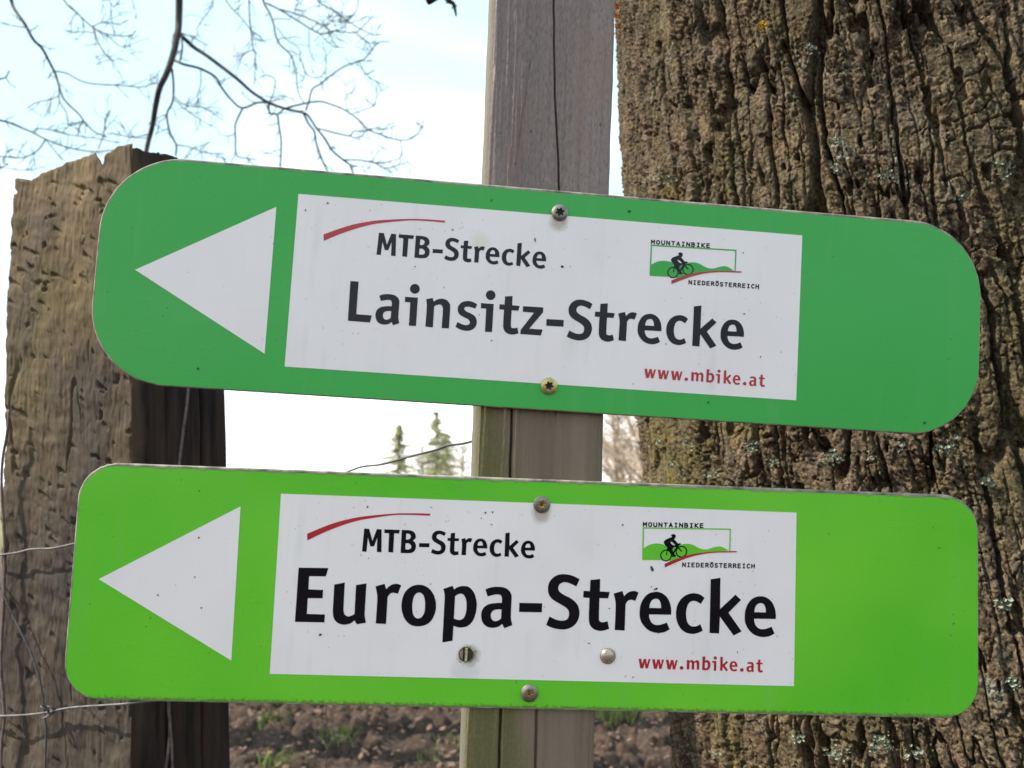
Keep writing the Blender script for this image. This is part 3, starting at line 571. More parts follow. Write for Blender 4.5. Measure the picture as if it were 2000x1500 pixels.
def film_material(name, base, tint, dirt_edge):
    m = Mat(name, 0.32, 0.32)
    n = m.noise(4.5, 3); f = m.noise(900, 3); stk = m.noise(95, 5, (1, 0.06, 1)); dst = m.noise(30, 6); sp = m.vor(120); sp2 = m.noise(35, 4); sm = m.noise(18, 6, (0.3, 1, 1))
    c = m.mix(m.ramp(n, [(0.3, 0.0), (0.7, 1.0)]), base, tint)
    c = m.mix(m.ramp(f, [(0.3, 0.12), (0.6, 0.0)]), c, tuple(x * 0.5 for x in base))
    c = m.mix(m.math('MULTIPLY', m.ramp(stk, [(0.54, 0.0), (0.74, 0.10)]), m.ramp(dst, [(0.4, 0.2), (0.6, 1.0)])), c, (0.30, 0.33, 0.24))
    c = m.mix(m.math('MULTIPLY', m.ramp(sp, [(0.04, 0.8), (0.085, 0.0)]), m.ramp(sp2, [(0.52, 0.0), (0.6, 1.0)])), c, (0.05, 0.06, 0.03))
    if dirt_edge:      # grime collected along the lower edge
        e = m.math('MULTIPLY', m.math('SUBTRACT', -0.1300, m.axis(1)), 420.0)
        e = m.math('ADD', e, m.math('MULTIPLY', m.math('SUBTRACT', m.noise(420, 6), 0.5), 3.2))
        c = m.mix(m.ramp(e, [(0.3, 0.0), (1.4, 0.7)]), c, (0.10, 0.10, 0.03))
        t = m.math('MULTIPLY', m.math('SUBTRACT', m.axis(1), 0.0115), 420.0)
        t = m.math('ADD', t, m.math('MULTIPLY', m.math('SUBTRACT', m.noise(90, 5), 0.55), 3.0))
        c = m.mix(m.ramp(t, [(0.4, 0.0), (1.2, 0.5)]), c, (0.13, 0.10, 0.05))
    m.color(c); m.rough(m.ramp(sm, [(0.35, 0.24), (0.65, 0.42)]))
    m.bump(m.noise(5, 3), 0.0006, 0.5)
    return m.m
def white_material(name, blotches):
    m = Mat(name, 0.34, 0.35)
    n = m.noise(12, 5); sp = m.vor(70); sp2 = m.noise(16, 3); sp3 = m.vor(230); sp4 = m.noise(28, 3)
    stk = m.noise(110, 5, (1, 0.05, 1)); dst = m.noise(20, 5)
    c = m.mix(m.ramp(n, [(0.3, 0.0), (0.7, 1.0)]), (0.80, 0.70, 0.695), (0.85, 0.755, 0.745))
    c = m.mix(m.math('MULTIPLY', m.ramp(sp, [(0.035, 0.75), (0.075, 0.0)]), m.ramp(sp2, [(0.5, 0.0), (0.58, 1.0)])), c, (0.10, 0.09, 0.08))
    c = m.mix(m.math('MULTIPLY', m.ramp(sp3, [(0.08, 0.5), (0.16, 0.0)]), m.ramp(sp4, [(0.56, 0.0), (0.64, 1.0)])), c, (0.2, 0.19, 0.17))
    c = m.mix(m.math('MULTIPLY', m.ramp(stk, [(0.52, 0.0), (0.74, 0.22)]), m.ramp(dst, [(0.45, 0.0), (0.62, 1.0)])), c, (0.48, 0.45, 0.38))
    for (x, y, r, colr, amt) in blotches:       # soft brownish blotches, mostly at and below the fixings
        v = m.n.new('ShaderNodeVectorMath'); v.operation = 'DISTANCE'; m.l.new(m.coord(), v.inputs[0]); v.inputs[1].default_value = (x, y, 0)
        d = m.math('ADD', m.math('DIVIDE', v.outputs['Value'], r), m.math('MULTIPLY', m.math('SUBTRACT', m.noise(240, 4), 0.5), 0.7))
        c = m.mix(m.ramp(d, [(0.45, amt), (1.0, 0.0)]), c, colr)
    m.color(c); m.bump(m.noise(5, 3), 0.0004, 0.5); return m.m
edge_mat = mat_simple('weathered_sheet_edge', (0.23, 0.205, 0.165), 0.75, 0.3, 0.0, 0.5, 90)
ink_black = mat_simple('black_print', (0.006, 0.005, 0.008), 0.2, 0.22, 0.0, 0.2, 30)
ink_sky_grey = mat_simple('sky_grey_black_print', (0.010, 0.009, 0.013), 0.25, 0.22, 0.0, 0.2, 30)  # upper print: grey of the reflected sky put into the black
ink_red = mat_simple('red_print', (0.43, 0.012, 0.024), 0.3, 0.5, 0.0, 0.1, 30)
white_print = white_material('white_arrow_print', [])
grime = mat_simple('grime', (0.055, 0.05, 0.04), 0.9, 0.2, 0.0, 0.4, 400)
moss_mat = mat_simple('moss_crumbs', (0.16, 0.14, 0.05), 0.95, 0.1, 0.0, 0.5, 900)
steel = mat_simple('dull_steel', (0.21, 0.185, 0.16), 0.5, 0.5, 0.75, 0.25, 300)
zinc = mat_simple('yellow_zinc', (0.44, 0.35, 0.14), 0.45, 0.5, 0.7, 0.25, 300)
brassy = mat_simple('brass_recess', (0.34, 0.20, 0.06), 0.4, 0.5, 0.9, 0.3, 500)
copper = mat_simple('tarnished_rivet', (0.42, 0.33, 0.26), 0.38, 0.5, 0.7, 0.2, 300)
dark_metal = mat_simple('black_metal', (0.05, 0.04, 0.03), 0.8, 0.3, 0.2, 0.4, 300)  # near-black, makes the sunk stars stand out from the screw heads

def rounded(x0, y0, x1, y1, r, n=14):
    out = []
    for cx, cy, a0 in ((x1 - r, y1 - r, 0), (x0 + r, y1 - r, 90), (x0 + r, y0 + r, 180), (x1 - r, y0 + r, 270)):
        for k in range(n + 1):
            a = math.radians(a0 + 90 * k / n); out.append((cx + r * math.cos(a), cy + r * math.sin(a)))
    return out
def screw(parent, uv, head, recess, rot, R=0.0056, H=0.0020, label=None):
    """domed six-lobe screw: flange, dome and sunk star"""
    NA = 60; prof = [(1.0, 0.0), (1.0, 0.0009), (0.97, 0.0011), (0.86, 0.0012), (0.80, 0.0016), (0.70, 0.0018), (0.60, H)]
    V = []; F = []
    for r, z in prof:
        for k in range(NA): a = 2 * math.pi * k / NA; V.append((r * R * math.cos(a), r * R * math.sin(a), z))
    star = lambda a: R * (0.45 + 0.10 * math.cos(6 * a))
    for k in range(NA): a = 2 * math.pi * k / NA; V.append((star(a) * math.cos(a), star(a) * math.sin(a), H))
    for j in range(len(prof)):
        for k in range(NA): F.append((j * NA + k, j * NA + (k + 1) % NA, (j + 1) * NA + (k + 1) % NA, (j + 1) * NA + k))
    o = mesh_obj('screw', V, F, head, parent, True, label=label)
    o.location = (uv[0], -uv[1], 0.0003); o.rotation_euler = (0, 0, rot)
    V2 = []; F2 = []
    for q, z in ((1.0, H), (0.93, H - 0.0014), (0.45, H - 0.0016)):
        for k in range(NA): a = 2 * math.pi * k / NA; V2.append((q * star(a) * math.cos(a), q * star(a) * math.sin(a), z))
    for j in range(2):
        for k in range(NA): F2.append((j * NA + k, j * NA + (k + 1) % NA, (j + 1) * NA + (k + 1) % NA, (j + 1) * NA + k))
    V2.append((0, 0, H - 0.0008)); F2 += [(2 * NA + k, 2 * NA + (k + 1) % NA, 3 * NA) for k in range(NA)]
    mesh_obj('star_recess', V2, F2, recess, o, False)
    return o

# lettering of the small emblem: thin stroke capitals on a 1 x 1.45 box
STROKES = {
 'M': [[(0, 1.45), (0, 0), (.5, .8), (1, 0), (1, 1.45)]], 'O': [[(.5, 0), (.12, .2), (0, .72), (.12, 1.25), (.5, 1.45), (.88, 1.25), (1, .72), (.88, .2), (.5, 0)]],
 'U': [[(0, 0), (0, 1.05), (.2, 1.4), (.5, 1.45), (.8, 1.4), (1, 1.05), (1, 0)]], 'N': [[(0, 1.45), (0, 0), (1, 1.45), (1, 0)]],
 'T': [[(0, 0), (1, 0)], [(.5, 0), (.5, 1.45)]], 'A': [[(0, 1.45), (.5, 0), (1, 1.45)], [(.2, 1.0), (.8, 1.0)]], 'I': [[(.2, 0), (.8, 0)], [(.5, 0), (.5, 1.45)], [(.2, 1.45), (.8, 1.45)]],
 'B': [[(0, 1.45), (0, 0), (.6, 0), (.85, .2), (.8, .55), (.5, .68), (0, .68)], [(.5, .68), (.9, .85), (.95, 1.2), (.65, 1.45), (0, 1.45)]],
 'K': [[(0, 0), (0, 1.45)], [(.95, 0), (.08, .75), (1, 1.45)]], 'E': [[(.9, 0), (0, 0), (0, 1.45), (.9, 1.45)], [(0, .7), (.75, .7)]],
 'D': [[(0, 0), (0, 1.45), (.5, 1.45), (.9, 1.15), (1, .72), (.9, .3), (.5, 0), (0, 0)]], 'R': [[(0, 1.45), (0, 0), (.65, 0), (.92, .25), (.85, .6), (.5, .75), (0, .75)], [(.45, .75), (1, 1.45)]],
 'S': [[(.92, .15), (.6, 0), (.2, .08), (.05, .38), (.3, .65), (.7, .8), (.95, 1.08), (.75, 1.4), (.4, 1.45), (.03, 1.28)]], 'C': [[(.95, .18), (.65, 0), (.3, .08), (.05, .45), (.05, 1.0), (.3, 1.37), (.65, 1.45), (.95, 1.27)]],
 'H': [[(0, 0), (0, 1.45)], [(1, 0), (1, 1.45)], [(0, .7), (1, .7)]]}
def stroke_text(pr, text, p0, p1, w, h, thick, z):
    """capitals set along p0 -> p1 (left end of first letter to left end of last letter)"""
    p0, p1 = np.array(p0), np.array(p1); n = len(text)
    for i, ch in enumerate(text):
        o = p0 + (p1 - p0) * i / (n - 1); dots = ch == 'Ö'; k = 0
        sts = list(STROKES['O' if dots else ch])
        if dots: sts = sts + [[(.12, -.32), (.3, -.32)], [(.7, -.32), (.88, -.32)]]
        for st in sts:
            for a, b in zip(st[:-1], st[1:]):
                A = o + np.array([a[0] * w, a[1] * h / 1.45]); B = o + np.array([b[0] * w, b[1] * h / 1.45])
                d = B - A; d = d / max(np.linalg.norm(d), 1e-9); nrm = np.array([-d[1], d[0]]) * thick / 2; e = d * thick * 0.4
                k += 1; pr.fill([[A - e - nrm, B + e - nrm, B + e + nrm, A - e + nrm]], z + k * 4e-6)

def make_sign(key, label, film_cols, rect, rad, ink, emblem_green, green_film):
    P = PL[key]; rng = random.Random(3 if key == 'up' else 8)
    root = empty('trail_sign', label=label, category='sign', group='green mountain bike trail signs'); root.matrix_world = P.matrix()
    x0, y0, x1, y1 = rect
    # sheet: 2.6 mm thick plate with a rounded bare edge; the film stops just short of it
    rings = []
    for inset, z in ((0.0022, -0.0026), (0.0, -0.0021), (0.0, -0.0011), (0.0004, -0.0004), (0.0009, -0.00018), (0.003, -0.00015)):
        ring = np.array([(x, -y, z) for x, y in rounded(x0 + inset, y0 + inset, x1 - inset, y1 - inset, rad - inset, 16)])
        rings.append(ring)
    R = np.array(rings); nn = R.shape[1]
    # slightly nicked outline
    wob = 0.00035 * np.array([rng.uniform(-1, 1) for _ in range(nn)]); R[1:4, :, 1] += wob
    V = R.reshape(-1, 3); F = []
    for j in range(len(rings) - 1):
        for k in range(nn): F.append((j * nn + k, j * nn + (k + 1) % nn, (j + 1) * nn + (k + 1) % nn, (j + 1) * nn + k))
    F.append(tuple(range((len(rings) - 1) * nn, len(rings) * nn))); F.append(tuple(reversed(range(nn))))
    F = [f[::-1] for f in F]
    mesh_obj('plate', V, F, edge_mat, root, False)
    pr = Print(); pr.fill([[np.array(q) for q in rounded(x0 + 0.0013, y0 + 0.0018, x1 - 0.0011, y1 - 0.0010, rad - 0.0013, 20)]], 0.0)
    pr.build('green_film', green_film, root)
    tri = {'up': [(540, 404), (517, 691), (264, 527)], 'lo': [(470, 989), (452, 1290), (193, 1131)]}[key]
    pr = Print(); pr.fill([[P.uv(*q) for q in tri]], 0.00018); pr.build('arrow', white_print, root, 'white triangle pointing left')
    sc = {'up': [(174.6, -1.8), (174.1, 116.3)], 'lo': [(171.2, 0.8), (167.8, 123.3), (125.2, 99.4), (218.8, 98.4)]}[key]
    sc = [(a / 1000, b / 1000) for a, b in sc]
    blotches = [(sc[0][0], -sc[0][1] - 0.0065, 0.0075, (0.36, 0.27, 0.21), 0.7)]
    if key == 'lo': blotches += [(sc[2][0] + 0.002, -sc[2][1] - 0.001, 0.0085, (0.2, 0.17, 0.07), 0.7), (sc[3][0], -sc[3][1], 0.0068, (0.45, 0.40, 0.33), 0.5), (sc[2][0], -sc[2][1] - 0.012, 0.012, (0.5, 0.48, 0.45), 0.35)]
    else: blotches += [(0.122, -0.022, 0.008, (0.6, 0.55, 0.38), 0.35)]
    panel = Print(); panel.fill([[np.array(q) for q in ((0, 0), (W, 0), (W, W / 3), (0, W / 3))]], 0.00018)
    panel = panel.build('text_panel', white_material('white_panel_' + ('upper' if key == 'up' else 'lower'), blotches), root)
    Z1 = 0.00034
    uvl = PL['lo'].uv; uvp = P.uv
    # --- route name
    pr = Print()
    if key == 'lo':
        pos = {'E': (583.5, 1108.5), 'u': (653, 1141.5), 'r': (733.5, 1145), 'o': (784.2, 1184), 'p': (865.8, 1150), 'a': (948, 1151), '-': (1014.2, 1177.2), 'S': (1132, 1131), 't': (1153, 1132.5), 'r2': (1198.5, 1159), 'e': (1310.5, 1200.5), 'c': (1375.8, 1167.5), 'k': (1387.8, 1131.2), 'e2': (1514.8, 1208.8)}
        for g, p in pos.items(): pr.put(g[0], uvp(*p), 1.0, Z1)
        name = 'black route name Europa-Strecke'
    else:
        kh = np.linalg.norm(uvp(1350.6, 675.4) - uvp(1355.2, 598.4)) / np.linalg.norm(uvl(1385.5, 1236) - uvl(1387.8, 1131.2))
        pos = [('L', (684.5, 549), 1), ('a', (740.8, 577.6), kh), ('i', (810.3, 564.2), 1), ('n', (832.2, 584.5), 1), ('s', (932, 594.5), 1), ('i', (958.3, 576.6), 1), ('t', (986.5, 579), kh), ('z', (1021.5, 598), 1), ('-', (1067.4, 623.1), kh),
               ('S', (1157.2, 593.7), kh), ('t', (1172.6, 593.4), kh), ('r', (1207.4, 612.4), kh), ('e', (1291.4, 647), kh), ('c', (1343.5, 623), kh), ('k', (1355.2, 598.4), kh), ('e', (1452.4, 658), kh)]
        for g, p, s in pos: pr.put(g, uvp(*p), s, Z1)
        name = 'black route name Lainsitz-Strecke'
    pr.build('route_name', ink, panel, name)
    # --- MTB-Strecke
    pr = Print(); m0 = uvp(711.5, 1032.5) if key == 'lo' else uvp(740.3, 454.7); off = lambda a, b: uvl(a, b) - uvl(711.5, 1032.5)
    for g, p in (('M', (711.5, 1032.5)), ('T', (751, 1033.8)), ('B', (784.8, 1034.8))): pr.put(g, m0 + off(*p), 1.0, Z1)
    hs = np.linalg.norm(uvl(838.8, 1061.2) - uvl(818.8, 1060.5)) / np.linalg.norm(uvl(1059, 1178) - uvl(1014.2, 1177.2)); pr.put('-', m0 + off(818.8, 1060.5), hs, Z1)
    s0 = m0 + off(871, 1040.5); ks = 0.434
    for g, p in (('S', (1132, 1131)), ('t', (1153, 1132.5)), ('r', (1198.5, 1159)), ('e', (1310.5, 1200.5)), ('c', (1375.8, 1167.5)), ('k', (1387.8, 1131.2)), ('e', (1514.8, 1208.8))):
        d = uvl(*p) - uvl(1132, 1131); pr.put(g, s0 + d * np.array([0.444, ks]), ks, Z1)
    pr.build('route_type', ink, panel, 'black words MTB-Strecke')
    # --- web address
    pr = Print(); w0 = uvp(1247, 1286.4) if key == 'lo' else uvp(1258.6, 720.2); off = lambda a, b: uvl(a, b) - uvl(1247.04, 1286.4)
    cwp = lambda a, b: (1230 + a / 12.5, 1270 + b / 12.5)
    for g, p, s in (('w', cwp(213, 205), 1), ('w', cwp(545, 217), 1), ('w', cwp(880, 230), 1), ('.', cwp(1265, 427), 1), ('m', cwp(1390, 235), 1), ('b', cwp(1775, 150), 1), ('i', (1396.7, 1284.8), 0.335), ('k', (1406.7, 1283), 0.25), ('e', (1440, 1302.2), 0.25), ('.', (1448.7, 1308.1), 1), ('a', (1459.4, 1293.8), 0.25), ('t', (1480.2, 1288.4), 0.25)):
        pr.put(g, w0 + off(*p), s, Z1)
    pr.build('web_address', ink_red, panel, 'red web address www.mbike.at')
    # --- red curved stroke
    co = [(298, 320, K), (400, 283), (500, 252), (600, 232), (700, 219), (900, 210), (1030, 213), (1162, 222, K), (1160, 236, K), (1030, 225), (900, 221), (700, 240), (600, 259), (500, 288), (400, 323), (300, 366, K)]
    r0 = PL['up'].uv(632, 458); rr = uvp(599.8, 1042.4) if key == 'lo' else r0
    pr = Print(); pr.fill([[PL['up'].uv(550 + q[0] / 3.636, 370 + q[1] / 3.636) - r0 + rr for q in contour(co)]], Z1); pr.build('red_stroke', ink_red, panel, 'red curved stroke thinning to the right')
    # --- emblem
    e0 = PL['up'].uv(1271.85, 480.04); ee = uvp(1256.2, 1031.9) if key == 'lo' else e0
    fa = lambda q: PL['up'].uv(1240 + q[0] / 7.692, 440 + q[1] / 7.692) - e0 + ee
    fb = lambda q: PL['up'].uv(1250 + q[0] / 13.333, 460 + q[1] / 13.333) - e0 + ee
    pr = Print(); pr.fill([[fa(q) for q in contour([(232, 600, K), (320, 552), (420, 533), (520, 548), (620, 590), (720, 588), (800, 564), (880, 558), (960, 575), (1050, 625), (1110, 645), (1180, 650), (1260, 628), (1340, 615), (1400, 630), (1485, 682, K), (1300, 692), (1100, 704), (900, 738), (750, 785), (640, 812, K), (600, 772, K), (222, 758, K)])]], Z1)
    em = pr.build('emblem', emblem_green, root, 'emblem of a cyclist before green hills')
    pr = Print()
    for a, b in (((236, 300), (1526, 378)), ((1516, 378), (1502, 690)), ((246, 308), (228, 758)), ((222, 750), (600, 768))):
        A, B = fa(a), fa(b); d = (B - A) / np.linalg.norm(B - A); n = np.array([-d[1], d[0]]) * 0.00042; pr.fill([[A - n, B - n, B + n, A + n]], Z1 + 0.00002 * (1 + len(pr.f) / 2))
    pr.build('emblem_frame', emblem_green, em)
    pr = Print(); pr.fill([[fa(q) for q in contour([(545, 830, K), (700, 772), (900, 717), (1100, 693), (1300, 685), (1600, 694, K), (1600, 712, K), (1300, 703), (1100, 716), (900, 755), (700, 822), (548, 882, K)])]], Z1 + 0.0002); pr.build('emblem_road', ink_red, em)
    pr = Print()
    pr.fill([[fb(q) for q in contour([(985, 465, K), (1040, 442), (1095, 460), (1110, 500), (1092, 548), (1066, 572, K), (1110, 620), (1165, 680, K), (1215, 680), (1246, 700), (1200, 725), (1165, 755, K), (1262, 878, K), (1238, 892, K), (1160, 795, K), (1130, 810, K), (1062, 930, K), (1105, 985), (1095, 1006), (1000, 1010, K), (1008, 960), (985, 905, K), (935, 890, K), (895, 830, K), (880, 958, K), (852, 958, K), (872, 840, K), (890, 765, K), (830, 700), (803, 640), (830, 590), (900, 552), (1000, 518, K), (1015, 500, K)])],
             [fb(q) for q in contour([(968, 632, K), (1010, 640), (1090, 712, K), (1055, 722), (1000, 690)])], [fb(q) for q in contour([(1020, 800, K), (1080, 760, K), (1110, 775, K), (1030, 890, K)])]], Z1 + 0.0001)
    for cx_, cy_ in ((853, 965), (1245, 888)): pr.fill([[fb(q) for q in circ(cx_, cy_, 147, 40)], [fb(q) for q in circ(cx_, cy_, 119, 40)]], Z1 + 0.00012 + 1e-5 * (cx_ > 1000))
    pr.build('cyclist', ink_black, em)
    pr = Print(); mm = lambda px: px / 7.692 * 0.000345
    stroke_text(pr, 'MOUNTAINBIKE', fa((250, 224)), fa((1080, 278)), mm(45), mm(56), mm(17), Z1)
    pr.build('emblem_title', ink_black, em, 'small black capitals MOUNTAINBIKE'); pr = Print()
    stroke_text(pr, 'NIEDERÖSTERREICH', fa((812, 828)), fa((1818, 893)), mm(40), mm(56), mm(16), Z1)
    pr.build('emblem_region', ink_black, em, 'small black capitals NIEDERÖSTERREICH')
    # --- fixings
    screw(root, sc[0], steel, brassy if key == 'lo' else dark_metal, 0.3)
    screw(root, sc[1], zinc if key == 'up' else steel, dark_metal if key == 'up' else brassy, 0.9, label='yellow plated screw at the lower edge' if key == 'up' else None)
    if key == 'lo':
        # slotted plug, overgrown with moss crumbs
        mb = MB(); c = np.array([sc[2][0], -sc[2][1]]); Rr = 0.0044
        for z, q in ((0.0004, 1.0),): mb.poly([(c[0] + Rr * math.cos(a), c[1] + Rr * math.sin(a), 0.0005) for a in np.linspace(0, 2 * math.pi, 28, endpoint=False)])
        mb.tube([(c[0] + 0.0043 * math.cos(a), c[1] + 0.0043 * math.sin(a), 0.0006) for a in np.linspace(0, 2 * math.pi, 29)], 0.00045, 6)
        s = mb.build('slotted_screw', dark_metal, root, False)
        def slab(xa, xb, za, mat):
            k = [(c[0] + x, c[1] + sg * math.sqrt(max(Rr * Rr * 0.9 - x * x, 0)), z) for z in (0.0004, za) for x, sg in ((xa, -1), (xb, -1), (xb, 1), (xa, 1))]
            return mesh_obj('slot_edge', k, [(4, 5, 6, 7), (0, 1, 5, 4), (1, 2, 6, 5), (2, 3, 7, 6), (3, 0, 4, 7)], mat, s)
        slab(-0.0006, 0.0010, 0.0016, mat_simple('slot_crust', (0.42, 0.37, 0.22), 0.85, 0.3, 0, 0.35, 700)); slab(-0.0040, -0.0020, 0.0014, copper)
        mb = MB()
        for k in range(70):
            a = rng.gauss(-0.5, 1.3); d = Rr + abs(rng.gauss(0.0005, 0.0009)); r = rng.uniform(0.0002, 0.0006); x, y = c[0] + d * math.cos(a), c[1] + d * math.sin(a)
            b = [(x + r * math.cos(t + k), y + r * math.sin(t + k) * 0.8, 0.0003) for t in (0, 2.1, 4.2)]; tip = (x, y, 0.0003 + r * 1.2); q = len(mb.v)
            mb.v += b + [tip]; mb.f += [(q, q + 1, q + 3), (q + 1, q + 2, q + 3), (q + 2, q, q + 3)]
        o = mb.build('moss_crumbs', moss_mat, s, False); o['kind'] = 'stuff'
        # domed rivet
        mb = MB(); NA = 32; V = []; F = []
        pf = [(1.1, 0.0002), (1.1, 0.0005), (1.0, 0.0006), (0.98, 0.0013), (0.85, 0.0021), (0.6, 0.0027), (0.3, 0.0030)]
        for r, z in pf: V += [(r * 0.0044 * math.cos(2 * math.pi * k / NA), r * 0.0044 * math.sin(2 * math.pi * k / NA), z) for k in range(NA)]
        for j in range(len(pf) - 1):
            for k in range(NA): F.append((j * NA + k, j * NA + (k + 1) % NA, (j + 1) * NA + (k + 1) % NA, (j + 1) * NA + k))
        F.append(tuple(range((len(pf) - 1) * NA, len(pf) * NA)))
        o = mesh_obj('rivet', V, F, copper, root, True); o.location = (sc[3][0], -sc[3][1], 0.0001)
        V = [(r * math.cos(2 * math.pi * k / NA), r * math.sin(2 * math.pi * k / NA), 0.00045) for r in (0.0044, 0.0051) for k in range(NA)]
        mesh_obj('washer_ring', V, [(k, (k + 1) % NA, NA + (k + 1) % NA, NA + k)[::-1] for k in range(NA)], dark_metal, o)
    # --- specks of dirt and insect marks
    marks = {'up': [(1045, 469, 1.5, 6), (1098, 521, 4, 3.5), (1114, 521, 1.2, 1.2), (884, 449, 2.5, 1.5), (640, 397, 2.2, 1.8), (597, 411, 2.2, 1.8), (960, 391, 1.8, 1.8), (1229, 413, 3, 3), (1451, 494, 1.8, 1.5), (1453, 613, 2.5, 1.5), (1485, 697, 1.2, 2.2), (960, 665, 2, 1.5), (1045, 614, 2, 1.5), (936, 615, 1.2, 1.2), (1805, 826, 4, 2.5), (1383, 786, 2.5, 2), (387, 720, 2.5, 2.5), (811, 521, 1.6, 1.6)],
             'lo': [(1273, 1111, 3, 6.5), (1281, 1150, 5, 2), (1272, 1146, 1.4, 1.6), (718, 990, 2, 2.5), (843, 991, 1.5, 1.2), (626, 1239, 2.8, 3), (1236, 1322, 1.6, 1.6), (1216, 1025, 2, 2), (381, 1127, 1.8, 1.6), (394, 1187, 1.8, 1.8), (389, 1050, 2, 2), (390, 959, 1.5, 1.5), (309, 1162, 1.5, 2), (1862, 1218, 2, 1.6), (1834, 1070, 3, 1.2), (1822, 1030, 1.2, 1.2), (1150, 1256, 3, 1.2), (948, 1001, 2.2, 2), (962, 1000, 1.2, 2.4), (940, 1012, 1.5, 1.5), (960, 1024, 1.5, 1.5), (1190, 1188, 1.6, 1.4), (1440, 1273, 1, 2.5), (705, 1084, 1.3, 1.3), (720, 1090, 1.3, 1.3)]}[key]
    pr = Print(); px = 0.000345
    marks = [(P.uv(a, b), rx * px, ry * px) for a, b, rx, ry in marks]
    for k in range(130):
        x, y = rng.uniform(x0 + .01, x1 - .01), rng.uniform(y0 + .006, y1 - .006); marks.append((np.array([x, y]), rng.uniform(.3, .95) * px, rng.uniform(.3, .95) * px))
    for k, (cpos, rx, ry) in enumerate(marks):
        a0 = rng.uniform(-0.5, 0.5)
        pts = []
        for t in np.linspace(0, 2 * math.pi, 9, endpoint=False):
            q = rng.uniform(0.65, 1.1); x, y = rx * q * math.cos(t), ry * q * math.sin(t); pts.append(cpos + np.array([x * math.cos(a0) - y * math.sin(a0), x * math.sin(a0) + y * math.cos(a0)]))
        pr.fill([pts], 0.0006 + k * 1e-6)
    o = pr.build('dirt_specks', grime, root); o['kind'] = 'stuff'

up_film = film_material('dark_green_film', (0.038, 0.355, 0.056), (0.046, 0.38, 0.066), False)
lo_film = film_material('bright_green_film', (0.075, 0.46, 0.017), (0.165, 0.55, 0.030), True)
make_sign('up', 'upper dark green arrow sign with large rounded ends reading Lainsitz-Strecke', None, (-0.1250, -0.0172, 0.4770, 0.1330), 0.051, ink_sky_grey, up_film, up_film)
make_sign('lo', 'lower bright green arrow sign with small rounded corners reading Europa-Strecke', None, (-0.1287, -0.0156, 0.4738, 0.1338), 0.024, ink_black, lo_film, lo_film)

